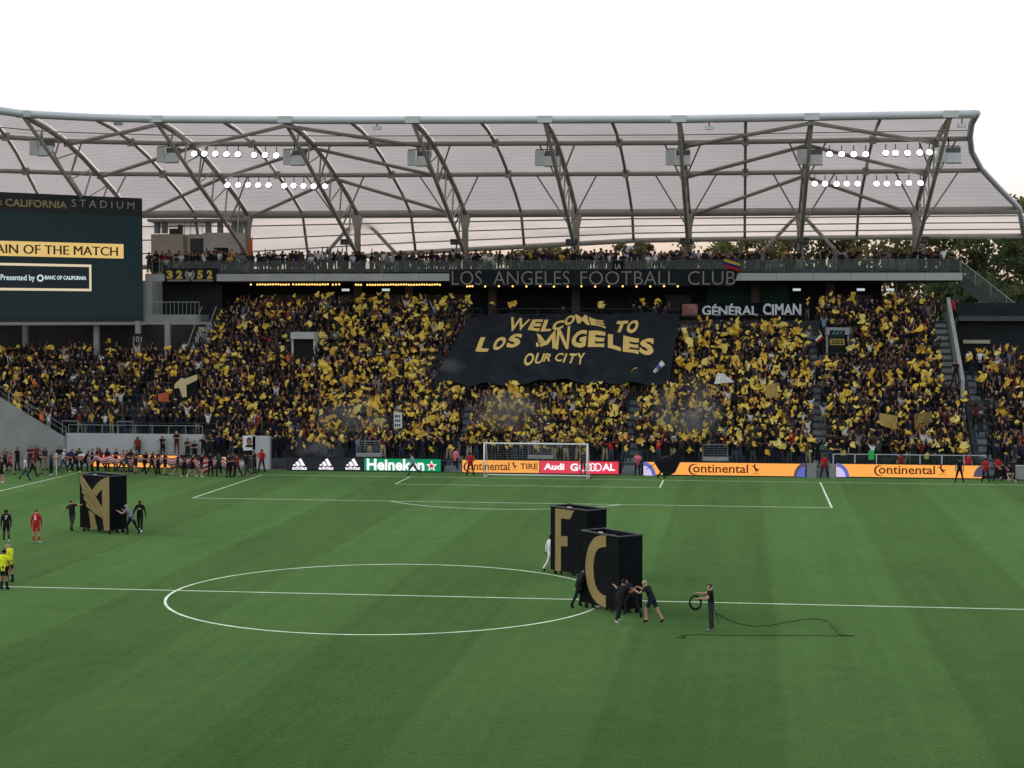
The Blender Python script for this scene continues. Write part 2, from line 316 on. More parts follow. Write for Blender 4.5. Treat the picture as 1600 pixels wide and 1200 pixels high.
# corner building below the deck, left
MB().bx(-36.2, -35.1, 19.4, 22.0, 10.95, 14.6).build('corner_pier', CONC, stand)
MB().bx(-36.2, -30.95, 19.3, 22.0, 10.95, 11.72).build('corner_fascia', CONC, stand)
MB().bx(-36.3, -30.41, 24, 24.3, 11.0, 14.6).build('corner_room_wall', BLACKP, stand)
MB().bx(-36.2, -30.42, 22.0, 24, 10.95, 11.3).build('corner_room_floor', CONC_D, stand)
m = MB()
for k in range(12): m.bx(-35.0+k*.36, -34.96+k*.36, 19.4, 19.44, 11.72, 12.75)
m.bx(-35.1, -31.0, 19.38, 19.46, 12.75, 12.82); m.build('corner_rail', RAILM, stand)
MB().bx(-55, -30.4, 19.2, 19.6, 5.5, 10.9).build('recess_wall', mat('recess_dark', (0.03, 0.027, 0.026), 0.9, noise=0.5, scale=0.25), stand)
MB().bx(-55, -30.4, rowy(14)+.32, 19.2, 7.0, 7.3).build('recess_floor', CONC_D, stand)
for px in (40, 151, 216, 262):
    x = at(px, 520, 1, 16.5)[0]; MB().bx(x-.2, x+.2, 16.3, 16.7, 7.3, 11.2).build('recess_column', CONC, stand)
m = MB()
for k in range(9): m.bx(-30.9, -29.6, 15.3+k*.5, 15.8+k*.5, 7.3+.3*k, 7.75+.42*k)
m.build('side_stair', CONC, stand)
m = MB(); m.tube([(-30.95, 15.3, 8.6), (-30.95, 20, 12.4)], .05, 6); m.tube([(-29.7, 15.3, 8.6), (-29.7, 20, 12.4)], .05, 6); m.build('stair_rail', RAILM, stand)
# right: dark wall behind the lower section, outdoor stair
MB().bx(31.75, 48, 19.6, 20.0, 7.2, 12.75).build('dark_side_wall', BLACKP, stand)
MB().bx(31.75, 48, 18.6, 19.55, 11.3, 11.7).build('side_canopy', CONC_D, stand)
MB().bx(32.2, 34.3, 19.3, 19.59, 9.5, 9.78).build('gate_lintel', mat('cream_lintel', (0.40, 0.37, 0.28), 0.7), stand)
MB().bx(32.3, 34.2, 19.52, 19.58, 7.3, 9.45).build('gate_shade_panel', mat('gate_shade', (0.008, 0.01, 0.01), 0.8), stand)  # thin black sheet on the wall, its colour standing for shade inside a gateway
MB().bx(31.75, 48, rowy(14)+.32, 19.55, 7.0, 7.28).build('side_concourse_floor', CONC_D, stand)
sx0, sx1 = 32.45, 43.0; sz = lambda x: 14.9-(x-sx0)*0.79
MB().prism([(sx0, sz(sx0)+.35), (sx0, sz(sx0)-.75), (sx1, sz(sx1)-.75), (sx1, sz(sx1)+.35)], (0, 24.1, 0), (1, 0, 0), (0, 0, 1), 0.15).build('stair_stringer', mat('stair_dark', (0.045, 0.055, 0.06), 0.6), stand)
m = MB()
for k in range(34):
    x = sx0+.3*k; m.bx(x, x+.32, 24.15, 26.5, sz(x)-.15, sz(x)+.02)
m.build('stair_tread', CONC, stand)
m = MB(); m.tube([(sx0, 24.06, sz(sx0)+1.35), (sx1, 24.06, sz(sx1)+1.35)], .05, 6)
for k in range(9):
    x = sx0+1.25*k; m.bx(x-.03, x+.03, 24.03, 24.09, sz(x)+.3, sz(x)+1.33)
m.build('stair_rail', RAILM, stand)
for k in range(8):
    x = sx0+1.25*k; MB().prism([(x+.06, sz(x+.06)+.4), (x+1.19, sz(x+1.19)+.4), (x+1.19, sz(x+1.19)+1.27), (x+.06, sz(x+.06)+1.27)], (0, 24.06, 0), (1, 0, 0), (0, 0, 1), 0.012).build('stair_glass_panel', GLASS, stand)
for x in (27.2, 29.0, 31.9): MB().bx(x-.09, x+.09, 22.6, 22.8, 11.3, 14.62).build('deck_post', DARKST, stand)
# vomitory portals
def portal(x0, x1, y, z0, z1, m0, back):
    m = MB(); m.bx(x0, x0+.15, y+.3, y+2.4, z0, z1-.55); m.bx(x1-.15, x1, y+.3, y+2.4, z0, z1-.55); m.bx(x0, x1, y, y+2.4, z1-.548, z1); m.build('portal_frame', m0, stand)
    MB().bx(x0+.16, x1-.16, y+.5, y+.6, z0, z1-.56).build('portal_shade_panel', back, stand)  # near-black sheet across the doorway, painting the shade of the passage behind
DK = mat('passage_shade', (0.010, 0.012, 0.013), 0.9)
def portal_at(pl, pr, vt, vb, m0):
    q = on_plane((pl+pr)/2, vb, (0, Y0, Z0), (0, -DZ/DY, 1)); y = q[1]-.5
    portal(at(pl, vb, 1, y)[0], at(pr, vb, 1, y)[0], y, q[2]-.9, at(pl, vt, 1, y)[2], m0, DK)
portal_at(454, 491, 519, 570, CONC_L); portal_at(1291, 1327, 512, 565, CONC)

# sloping side wall of the corner, left
p1 = np.array([-37.15, 5.2]); d = np.array([-0.72, -0.695]); Ln = 10.5; p2 = p1+d*Ln
P0 = on_plane(0, 620, (*p1, 0), (0.695, -0.72, 0)); P1 = on_plane(95, 685, (*p1, 0), (0.695, -0.72, 0))
s0 = np.dot(P0[:2]-p1, d); zz = lambda s: P1[2]+(P0[2]-P1[2])*s/s0
wl = MB().prism([(0, 0), (Ln, 0), (Ln, zz(Ln)), (0, zz(0))], (*p1, 0), (*d, 0), (0, 0, 1), 0.35)
cw = tag(wl.build('corner_side_wall', CONC), 'grey concrete side wall with sloping top and stepped handrail, left of the corner flag', 'wall')
m = MB(); nrm = np.array([-0.695, 0.72])*0.18
for k in range(7):
    a0, a1 = k*1.5, k*1.5+1.5; z1 = zz(a1)+.75
    A = [(*(p1+d*q-nrm*-1), 0) for q in (a0, a1)]
    m.tube([(A[0][0], A[0][1], zz(a0)), (A[0][0], A[0][1], zz(a0)+.85), (A[1][0], A[1][1], z1+.1)], .035, 5)
    m.tube([(A[0][0], A[0][1], zz(a0)+.45), (A[1][0], A[1][1], zz(a1)+.45)], .022, 5)
m.build('handrail', RAILM, cw)

# ------------------------------------------------------------------ canopy roof
roof = thing('canopy_roof', (0, 33, 15.3), 'curved steel truss canopy roof with pale translucent panels over the stand', 'roof')
zr = lambda x: np.interp(x, [-45, -30, -15.6, 5.5, 33.5], [15.9, 16.4, 17.4, 18.45, 18.7])
PR = [(0, 26.4), (4.4, 26.1), (8.6, 25.55), (12.6, 24.72), (16.4, 23.7), (21, 22.4), (25.2, 20.9), (27.5, 18.6)]
ZF = lambda x: float(np.interp(x, [-46, -38, -30, -15, 10, 32], [26.7, 26.75, 26.72, 26.45, 26.2, 26.3]))
def sta(x, y=6.0, dx=0.0, dy=1.0, off=None):
    P = []
    for k, (r, z) in enumerate(PR):
        zz_ = z + (ZF(x)-26.4)*(1-r/27.5) if k < 7 else zr(x)
        P.append(Vector((x+dx*r+(off[k] if off else 0), y+dy*r, zz_)))
    return P
ST = [sta(-52, -10.5, -.55, .84), sta(-45.6, -6.6, -.5, 1.12), sta(-40.4, -2.6, -.29, 1.18), sta(-38.9, 1.6, -.07, 1.12), sta(-34.6, 4.4)]
XS = [-30.1, -25, -19.9, -15, -10.05, -5, -.05, 4.9, 9.9, 14.8, 19.6, 24.6, 29.5]
ST += [sta(x) for x in XS]
ST.append(sta(31.4, off=[-.1, .05, .45, 1.1, 2.3, 4.4, 6.7, 7.5]))
ISTR = {3, 5, 7, 9, 11, 13, 15, 17}                    # truss stations, the rest are single ribs
for a0, a1 in zip(ST[:-1], ST[1:]):
    for k0, k1 in ((0, 2), (2, 4), (4, 6), (6, 7)):
        V = []; rows = list(range(k0, k1+1)); nu = 6
        for k in rows:
            for j in range(nu+1):
                p = a0[k].lerp(a1[k], .006+.988*j/nu); sag = math.sin(math.pi*j/nu)*.16*(math.sin(math.pi*(k-k0)/(k1-k0)) if k1-k0 > 1 else 0)
                V.append((p.x, p.y, p.z+.22+sag))
        F = [(r*(nu+1)+j, r*(nu+1)+j+1, (r+1)*(nu+1)+j+1, (r+1)*(nu+1)+j) for r in range(len(rows)-1) for j in range(nu)]
        o = MB().add(V, F).build('roof_panel', PANEL if k0 < 6 else SKIRT, roof, True)
def along(k, dz=0.0, dr=0): return [s[k]+Vector((0, 0, dz)) for s in ST]
MB().tube(along(0), 0.30, 10).build('leading_edge_tube', EDGE, roof, True)
MB().tube(along(2, -.12), 0.20, 8).build('purlin', STEEL, roof, True)
MB().tube(along(4, -.12), 0.20, 8).build('purlin', STEEL, roof, True)
MB().tube(along(6, -.1), 0.36, 10).build('ring_beam', STEEL, roof, True)
MB().tube(along(7), 0.24, 8).build('rear_beam', STEEL, roof, True)
for f in (.25, .5, .75): MB().tube([s[6].lerp(s[7], f)+Vector((0, -.25, 0)) for s in ST], 0.06, 6).build('service_pipe', STEEL, roof, True)
MB().tube([s[1]+Vector((0, -.1, -.45)) for s in ST[2:]], 0.045, 5).build('walkway_cable', STEEL, roof)
MB().tube([s[2]+Vector((0, -.3, .35)) for s in ST[2:]], 0.04, 5).build('walkway_cable', STEEL, roof)
MB().tube([p+Vector((.1, 0, .05)) for p in ST[-1]], 0.24, 10).build('end_edge_tube', EDGE, roof, True)
nodes = {}
for i, s in enumerate(ST[:-1]):
    if i in ISTR:
        top = [p+Vector((0, 0, -.15)) for p in s[:7]]; f0 = s[0]+Vector((0, .1, -.25)); dirv = (s[6]-s[0]); dirv.z = 0; dirv.normalize()
        base = s[0]+dirv*27.3; base.z = 15.3; foot = s[0]+dirv*24.4; foot.z = 17.4
        tr = MB().tube(top, 0.20, 8).build('truss', STEEL, roof, True)
        MB().tube([f0, f0.lerp(foot, .5), foot, base], [.15, .17, .18, .15], 8).build('bottom_chord', STEEL, tr, True)
        m = MB(); fr = [.14, .28, .43, .58, .73, .88]
        def tp(r):
            for k in range(6):
                if PR[k][0] <= r <= PR[k+1][0]: return top[k].lerp(top[k+1], (r-PR[k][0])/(PR[k+1][0]-PR[k][0]))
            return top[-1]
        for q, f in enumerate(fr):
            b0 = f0.lerp(foot, f); a0 = tp(min(25.2, 25.2*(f+.02))); m.tube([b0, a0], .075, 6)
            if q < len(fr)-1: m.tube([b0, tp(25.2*(fr[q+1]+.02))], .06, 6)
        m.build('truss_web', STEEL, tr)
        cb = s[6]+Vector((0, -.15, -.25))
        MB().tube([cb, cb+Vector((0, .1, -1.3)), (cb.x, cb.y+.2, 15.26)], [.55, .30, .28], 10).build('column', STEEL, roof, True)
        nodes[i] = (f0, foot, base)
        for sx in (-1, 1):                                   # knee braces down to the truss
            m = MB(); m.tube([f0.lerp(foot, .78), s[4]+Vector((sx*2.5, 0, -.25))], .07, 6); m.tube([f0.lerp(foot, .43), s[2]+Vector((sx*1.4, 0, -.25))], .07, 6); m.build('knee_brace', STEEL, roof)
        MB().box(s[0]+Vector((0, -.02, 0)), (1.1, .66, .5)).build('edge_node', EDGE, roof)
    else:
        MB().tube([p+Vector((0, 0, -.05)) for p in s], 0.13, 8).build('rib', STEEL, roof, True)
        MB().box(s[2]+Vector((0, 0, -.1)), (.5, .5, .62)).box(s[4]+Vector((0, 0, -.1)), (.5, .5, .62)).build('rib_clamp', STEEL, roof)
for a0, a1, up in ((3, 5, 1), (5, 7, 1), (7, 9, -1), (13, 15, 1), (15, 17, -1)):   # long diagonals in the plane of the roof
    for k0, k1 in ((0, 2), (2, 4), (4, 6)):
        p = ST[a0][k0 if up < 0 else k1]; q = ST[a1][k1 if up < 0 else k0]
        MB().tube([p+Vector((0, 0, -.45)), q+Vector((0, 0, -.45))], .15, 8).build('diagonal_brace', STEEL, roof, True)
for i, sx in ((7, -1), (7, 1), (15, -1), (15, 1)):
    s = ST[i]; MB().tube([s[6]+Vector((sx*.3, 1, -.4)), (s[6].x+sx*5.0, s[6].y+1.5, 15.4)], .17, 8).build('raking_brace', STEEL, roof, True)
for i in (11,):
    for sx in (-1, 1): MB().tube([(ST[i][6].x, 33.2, 19.3), (ST[i][6].x+sx*6.5, 33.2, 20.4)], .1, 6).build('tie_rod', STEEL, roof)
    
# things hung from the roof: loudspeakers, floodlights, sensors, monitors
SPK = mat('speaker_grey', (0.62, 0.70, 0.71), 0.5, noise=0.06); SPKD = mat('speaker_grille', (0.13, 0.16, 0.17), 0.7)
def speakers(i, px, py, word):
    x, y, z = at(px, py, 1, 13.3 if i else 8.5)
    r = thing('loudspeaker', (x, y, z+.9), 'grey loudspeaker pair hung from the %s' % word, 'loudspeaker', 'loudspeakers hung under the canopy')
    MB().box((x-.62, y, z+.05), (.62, .7, 1.15), .25).build('side_cabinet', SPK, r)
    MB().box((x+.36, y+.25, z+.38), (1.1, .5, .5)).build('main_cabinet', SPKD, r)
    R = Matrix.Rotation(-.42, 3, 'X'); MB().box((x+.36, y-.1, z-.22), (1.15, .22, .85), R=R).build('front_cabinet', SPK, r)
    MB().bx(x-.9, x+.85, y+.05, y+.13, z+.68, z+.76).bx(x-.05, x+.05, y+.05, y+.13, z+.76, z+1.4).build('hanger', DARKST, r)
WD = ['truss above the scoreboard', 'second truss from the left', 'truss right of the left floodlights', 'truss left of the wide black banner', 'truss above the goal', 'truss right of the goal', 'truss left of the right floodlights', 'rightmost truss']
for i, (px, py) in enumerate([(65, 232), (263, 243), (460, 247), (655, 248), (855, 248), (1060, 247), (1266, 246), (1482, 243)]): speakers(i, px, py, WD[i])
LAMP = emis('lamp_face', (1.0, 0.97, 0.97), 6.0)
fl = {'upper left': (14.0, 24.6, [(304,241),(320,241),(337,241),(354.5,242),(372,242),(397.5,243),(414.5,243),(432,244)]),
      'lower left': (21.8, 22.7, [(356,290),(372.5,290),(388,290),(404,290),(420,290),(444.5,291),(459,291),(474.5,291.5),(490.5,292),(508,292)]),
      'upper right': (14.0, 24.6, [(1296,242),(1315,242),(1334,242),(1352.5,242),(1384,240),(1399,240),(1418,240),(1437,239.5),(1452,239)]),
      'lower right': (21.8, 22.7, [(1273,288),(1289,288),(1307,288.5),(1323,288),(1340,288),(1369.5,288),(1385.5,288),(1403,287.5),(1420,287),(1438,287)])}
dm = None
for nm, (yy, z_, L_) in fl.items():
    for kk, (px, py) in enumerate(L_):
        p = at(px, py, 1, yy); tilt = Matrix.Rotation(-.38, 3, 'X')
        r = thing('floodlight', p, 'lit round floodlight, %s from the left in the %s row' % (('first', 'second', 'third', 'fourth', 'fifth', 'sixth', 'seventh', 'eighth', 'ninth', 'tenth')[kk], nm), 'floodlight', 'floodlights in the %s row' % nm)
        if dm is None:
            hs = MB(); hs.tube([tilt @ Vector((0, .30, 0)), tilt @ Vector((0, .12, 0)), tilt @ Vector((0, -.10, 0))], [.11, .23, .265], 12)
            le = MB(); le.tube([tilt @ Vector((0, -.105, 0)), tilt @ Vector((0, -.125, 0))], [.23, .23], 12)
            yk = MB(); yk.tube([(0, .05, .25), (0, .1, .75)], .04, 6)
            dm = hs.mesh('floodlight_housing', DARKST), le.mesh('floodlight_lens', LAMP), yk.mesh('floodlight_yoke', DARKST)
        for n_, me in zip(('housing', 'lens', 'yoke'), dm): 
            o = bpy.data.objects.new(n_, me); COL.objects.link(o); o.parent = r
for px, py, wd in ((185, 193, 'above the scoreboard'), (589, 200, 'left of the goal'), (1108, 200, 'right of the goal'), (1503, 196, 'at the right end of the canopy')):
    p = at(px, py, 1, 6.3); r = thing('camera_pod', p, 'small white sensor box hanging from the roof edge %s' % wd, 'sensor', 'sensor boxes on the roof edge')
    MB().box(p, (.62, .4, .26)).build('pod_body', SPK, r); MB().tube([p+np.array([0, 0, .1]), p+np.array([0, 0, .75])], .05, 6).build('pod_stem', DARKST, r)
for px, py, wd in ((541, 378, 'left of the black banner'), (713, 378, 'above the left end of the black banner'), (893, 378, 'above the middle of the black banner'), (1072, 377, 'above the right end of the black banner'), (1255, 376, 'right of the black banner'), (1442, 375, 'at the right end of the deck')):
    p = at(px, py, 1, 28.6); r = thing('monitor', p, 'dark monitor box on a truss foot %s' % wd, 'monitor', 'monitors on the truss feet')
    MB().box(p, (1.0, .35, .5)).build('monitor_case', BLACKP, r); MB().box((p[0], p[1]-.19, p[2]-.05), (.85, .02, .3)).build('monitor_screen', mat('screen_off', (0.05, 0.055, 0.06), 0.2, noise=0), r)
    MB().tube([(p[0], p[1]+.1, p[2]-.2), (p[0], p[1]+.4, p[2]-2.4)], .07, 6).build('monitor_post', RAILM, r)

# pavilion on the deck, left
pav = thing('deck_pavilion', (-35, 31, 15.26), 'pale block-like pavilion on the deck beside the scoreboard, with dark door and screen', 'building')
PAVM = mat('pavilion_render', (0.50, 0.49, 0.45), 0.9, noise=0.06)
MB().bx(-38.6, -35.6, 29.3, 30.9, 15.26, 19.0).build('wall', mat('pavilion_beige', (0.46, 0.41, 0.34), 0.9), pav)
MB().bx(-35.2, -33.6, 29.6, 30.9, 15.26, 19.0).bx(-33.59, -30.2, 29.0, 30.9, 15.26, 19.1).build('wall', PAVM, pav)
MB().bx(-35.0, -33.7, 29.5, 29.6, 15.26, 18.6).build('door', mat('pavilion_door', (0.055, 0.055, 0.06), 0.5), pav)
f = MB().bx(-32.6, -31.3, 28.88, 28.99, 17.0, 17.75).build('display', BLACKP, pav); MB().bx(-32.4, -31.5, 28.86, 28.875, 17.05, 17.18).build('display_bar', mat('display_bar', (0.5, 0.5, 0.48)), f)
MB().bx(-38.8, -30.0, 28.9, 30.8, 20.1, 20.35).build('roof_slab', CONC, pav)
for x in (-38.2, -37.5, -33.4, -32.3, -31.0, -30.4): MB().bx(x-.2, x+.2, 29.6, 30.2, 19.1, 20.1).build('pillar', CONC, pav)
MB().bx(-36.9, -36.1, 29.4, 30.0, 19.0, 19.5).bx(-36.1, -35.8, 29.4, 30.0, 19.0, 19.85).build('roof_unit', DARKST, pav)
m = MB(); m.tube([(-35.6, 29.5, 19.7), (-33.8, 29.5, 19.7)], .03, 5)
for k in range(4): m.tube([(-35.5+k*.55, 29.5, 19.0), (-35.5+k*.55, 29.5, 20.2)], .03, 5)
m.build('roof_rail', RAILM, pav)
p = at(389, 385, 1, 28); r = thing('feather_banner', (p[0], 28, 15.6), 'tall bright orange banner standing on the deck right of the pavilion', 'banner')
MB().add([(p[0]-.35, 28, 16.1), (p[0]+.12, 27.9, 16.1), (p[0]+.3, 28.05, 17.4), (p[0]+.28, 28, 18.6), (p[0]+.08, 28, 18.5), (p[0]-.1, 27.95, 17.2)], [(0,1,2,5), (5,2,3,4)]).build('banner_cloth', translucent('orange_cloth', (.8, .12, .05), (.9, .15, .05), .5), r)
MB().tube([(p[0]+.3, 28.05, 15.3), (p[0]+.31, 28.05, 18.7)], .025, 6).build('banner_pole', RAILM, r)

# ------------------------------------------------------------------ scoreboard
S0 = np.array([-35.8, 19.0, 0]); SU = np.array([8.7, 9.0, 0])/np.hypot(8.7, 9.0); SN = np.array([SU[1], -SU[0], 0]); SW = 25.0   # SU to the right, SN towards the pitch
SA = S0-SU*SW; ZB, ZT = 11.1, 21.55
sb = thing('scoreboard', (*(S0-SU*SW/2)[:2], 11), 'big dark video scoreboard with gold lettering in the stadium corner', 'scoreboard')
def sprism(u0, u1, z0, z1, n0, n1): # box in scoreboard frame, u from right edge leftwards negative
    m = MB(); o = S0+SU*u0+SN*n0; return m.prism([(0, z0), (u1-u0, z0), (u1-u0, z1), (0, z1)], (o[0], o[1], 0), tuple(SU), (0, 0, 1), n1-n0)
sprism(-SW, 0, ZB, ZT, -1.2, 0).build('case', mat('score_case', (0.018, 0.026, 0.028), 0.5, noise=.05), sb)
SCR = emis('score_screen', (0.015, 0.030, 0.034), 0.5, (0.012, 0.018, 0.020))
sprism(-SW+.1, -.1, ZB+.3, ZT-1.55, 0, .03).build('screen', SCR, sb)
sprism(-SW, .05, ZB-.25, ZB-.01, -.6, .35).build('ledge', CONC, sb)
def sp_(px, py, off): 
    q = on_plane(px, py, S0+SN*off, SN); return np.dot(q-S0, SU), q[2]
def stext(txt, px1, pyb, pyt, wpx, mname, rgb, s, off, bold, pxl=None, space=1.0):
    u1, zb = sp_(px1, pyb, off); _, zt = sp_(px1, pyt, off); ul, _ = sp_(px1-wpx, pyb, off)
    m = MB(); o = S0+SU*ul+SN*off; text_on(m, txt, (o[0], o[1], zb), SU, (0, 0, 1), u1-ul, zt-zb, bold, 0, space)
    m.build('lettering', mname, sb)
LG = mat('letter_grey', (0.36, 0.38, 0.36), 0.6, noise=.03); LGO = mat('letter_dull_gold', (0.40, 0.32, 0.17), 0.6, noise=.03)
stext('STADIUM', 210, 327, 315.5, 98, LG, 0, 0, .06, 0.0, space=1.5)
stext('CALIFORNIA', 104.5, 326, 314.5, 96, LGO, 0, 0, .06, 0.018)
stext('BANK OF', 3, 325, 313.5, 66, LGO, 0, 0, .06, 0.018)
GB = emis('score_gold', (0.72, 0.50, 0.17), 1.0); TXD = emis('score_brown', (0.035, 0.018, 0.008), 1.0); WHT = emis('score_white', (0.62, 0.78, 0.80), 1.0); FRM = emis('score_frame', (0.72, 0.60, 0.42), 1.0); SBK = emis('score_black', (0.010, 0.016, 0.02), 1.0)
u1, zb = sp_(193, 404, .04); _, zt = sp_(193, 381.5, .04)
sprism(-SW+1.5, u1, zb, zt, .032, .05).build('caption_bar', GB, sb)
for q_ in (0, .5, 1.0): stext('CAPTAIN OF THE MATCH', 183.5+q_, 400, 386, 246, TXD, 0, 0, .056+.002*q_, 0.0)
u1, zb = sp_(143, 455, .04); _, zt = sp_(143, 413.5, .04)
sprism(-SW+2.5, u1, zb, zt, .032, .045).build('sponsor_frame', FRM, sb); sprism(-SW+2.7, u1-.2, zb+.2, zt-.2, .046, .052).build('sponsor_box', SBK, sb)
stext('Presented by', 54.5, 441, 429.5, 53.5, WHT, 0, 0, .06, 0.012)
stext('BANC OF CALIFORNIA', 135, 437.5, 431.5, 65, WHT, 0, 0, .06, 0.03)
u0, z0 = sp_(63, 434.5, .06); m = MB(); o = S0+SU*u0+SN*.056
V = [(o[0]+SU[0]*r_*math.cos(a_), o[1]+SU[1]*r_*math.cos(a_), z0+r_*math.sin(a_)) for a_ in [2*math.pi*k/20 for k in range(20)] for r_ in (.17, .29)]
m.add(V, [(2*k, 2*k+1, (2*k+3) % 40, (2*k+2) % 40) for k in range(20)]).build('ring_mark', WHT, sb)
r = thing('section_sign', at(215, 530, 1, 16.2), 'small black sign reading 101 below the scoreboard', 'sign')
p = at(206, 537, 1, 16.15); p2_ = at(224, 523, 1, 16.15)
MB().bx(p[0]-.1, p2_[0]+.1, 16.16, 16.24, p[2]-.1, p2_[2]+.1).build('sign_plate', BLACKP, r)
m = MB(); text_on(m, '101', (p[0]+.15, 16.15, p[2]+.14), (1, 0, 0), (0, 0, 1), p2_[0]-p[0]-.3, p2_[2]-p[2]-.28, .01); m.build('lettering', LG, r)

# ------------------------------------------------------------------ trees and far building
BARK = mat('bark', (0.10, 0.075, 0.055), 0.95, noise=.3, scale=2)
LEAF = [translucent('leaf_green', (0.085, 0.105, 0.045), (0.16, 0.18, 0.07), .45), translucent('leaf_olive', (0.12, 0.11, 0.055), (0.20, 0.18, 0.08), .45), translucent('leaf_dark', (0.055, 0.075, 0.040), (0.10, 0.13, 0.06), .4)]
def tree(x, y, h, cr_, label, mix, nclump=46, leaves=95, low=.35):
    r = thing('tree', (x, y, 0), label, 'tree', 'trees behind the stand')
    m = MB(); top = Vector((x+random.uniform(-.6, .6), y, h*.75)); m.tube([(x, y, -.1), (x+.2, y, h*.3), tuple(top)], [h*.022, h*.016, h*.006], 8); cl = []
    for k in range(nclump):
        a_ = random.uniform(0, 2*math.pi); hh = random.uniform(low, 1.0); rad = cr_*math.sqrt(max(.06, 1-((hh-(.5+low/2))/(.62-low/2))**2))*random.uniform(.35, 1.0)
        c_ = Vector((x+rad*math.cos(a_), y+rad*math.sin(a_), h*hh)); cl.append(c_)
        if k % 2 == 0:
            s_ = Vector((x+.2, y, h*.3)).lerp(top, min(1, max(0, (hh-.3)/.5))*.9); m.tube([s_, s_.lerp(c_, .5)+Vector((0, 0, .4)), c_], [h*.007, h*.004, h*.0015], 5)
    m.build('trunk', BARK, r)
    n = nclump*leaves; ci = np.repeat(np.arange(nclump), leaves); C_ = np.array([tuple(c) for c in cl])[ci]; sz_ = RNG.uniform(.6, 1.35, nclump)[ci][:, None]
    P = C_+RNG.normal(0, 1, (n, 3))*np.array([.85, .85, .6])*sz_*cr_*.16
    A = RNG.normal(0, 1, (n, 3)); A /= np.linalg.norm(A, axis=1)[:, None]; B = np.cross(A, RNG.normal(0, 1, (n, 3))); B /= np.linalg.norm(B, axis=1)[:, None]
    s_ = RNG.uniform(.14, .30, (n, 1)); V = np.stack([P-A*s_*1.3, P-B*s_*.8, P+A*s_*1.3, P+B*s_*.8], 1).reshape(-1, 3)
    me = bpy.data.meshes.new('crown'); me.from_pydata(V.tolist(), [], np.arange(4*n).reshape(-1, 4).tolist())
    for q in mix: me.materials.append(LEAF[q])
    me.polygons.foreach_set('material_index', RNG.integers(0, len(mix), nclump)[ci].astype(np.int32)); link('crown', me, r)
TL = [(44.5, 62, 23.6, 4.8, 'tall olive tree rising right of the canopy end', (0, 1)), (39, 55, 20.5, 5.5, 'broad dark tree behind the outdoor stair', (0, 2)), (46.5, 52, 19, 5, 'dark tree at the right edge of the picture', (2, 0)),
      (33.5, 58, 21, 5.5, 'brownish tree behind the right end of the deck', (1, 0)), (28, 60, 21.5, 5, 'sparse olive tree behind the deck, second from its right end', (1,)), (22, 62, 22, 4.8, 'bushy green tree behind the right half of the deck', (0, 2)),
      (16, 60, 20.8, 4.6, 'loose olive tree behind the word CLUB of the black banner', (1, 0)), (10.5, 63, 21, 4.2, 'small loose tree behind the letters ALL of the black banner', (1, 0)), (1.2, 90, 22.6, 2.6, 'thin little tree beside the pale tower', (1,)), (-9.5, 85, 20.8, 5.5, 'low treetop above the left part of the black banner', (1, 0)),
      (36, 48, 15.5, 4.6, 'low dark bushy tree below the outdoor stair', (2,)), (42, 47, 14.5, 4.6, 'low dark bush-like tree under the stair at the right edge', (2, 0))]
for a_ in TL: tree(*a_[:6], nclump=60 if a_[3] > 4.4 else 34, low=.22 if a_[2] < 20 else .34)
bl = thing('far_tower', (2, 262, 0), 'pale blue far tower block seen between deck and roof edge', 'building'); x0 = at(972, 390, 1, 260)[0]; x1 = at(1012, 390, 1, 260)[0]
MB().bx(x0, x1, 260, 268, 0, at(990, 384, 1, 260)[2]).build('wall', mat('pale_tower', (0.42, 0.50, 0.56), 0.7), bl)
for k in range(6): MB().bx(x0+.3, x1-.3, 259.9, 259.98, 14+2*k, 15.1+2*k).build('window', mat('tower_window', (0.16, 0.22, 0.27), 0.2), bl)

# ------------------------------------------------------------------ perimeter LED boards
OR = emis('led_orange', (1.0, 0.42, 0.085), 1.0); RD = emis('led_red', (0.80, 0.045, 0.085), 1.0); GN = emis('led_green', (0.0, 0.27, 0.10), 1.0); BK = emis('led_black', (0.012, 0.016, 0.021), 1.0)
WH = emis('led_white', (1.0, 0.95, 1.0), 1.05); MR = emis('led_maroon', (0.10, 0.008, 0.004), 1.0); LV = emis('led_lavender', (0.62, 0.55, 0.86), 1.0); SLT = emis('led_slate', (0.085, 0.075, 0.12), 1.0); SR = emis('led_star_red', (0.62, 0.03, 0.05), 1.0); BLU = emis('led_blue', (0.12, 0.14, 0.5), 1.0); PK = emis('led_pink', (0.9, .4, .5), 1.0)
BT, BB = 0.99, 0.08
def board(x0, x1, y, label, face, group='LED boards along the goal line'):
    r = thing('advertising_board', ((x0+x1)/2, y, 0), label, 'advertising board', group)
    MB().bx(x0, x1, y, y+.16, 0.0, BT+.06).build('housing', BLACKP, r)
    MB().bx(x0+.02, x1-.02, y-.012, y-.001, BB, BT).build('screen', face, r); return r
X = lambda px, y=3.7: at(px, 728, 1, y)[0]
def btext(m, txt, px0, px1, v0, v1, y, bold=.02, shear=0, mi=0, space=1.0):
    a0 = at(px0, v1, 1, y); b0 = at(px1, v0, 1, y); text_on(m, txt, (a0[0], y, a0[2]), (1, 0, 0), (0, 0, 1), b0[0]-a0[0], b0[2]-a0[2], bold, shear, space, mi)
def bpoly(m, pts, y, mi=0, th=.003):
    P = [at(p[0], p[1], 1, y) for p in pts]; m.prism([(p[0], p[2]) for p in P], (0, y, 0), (1, 0, 0), (0, 0, 1), th, mi)
YB = 3.7; YF = YB-.02
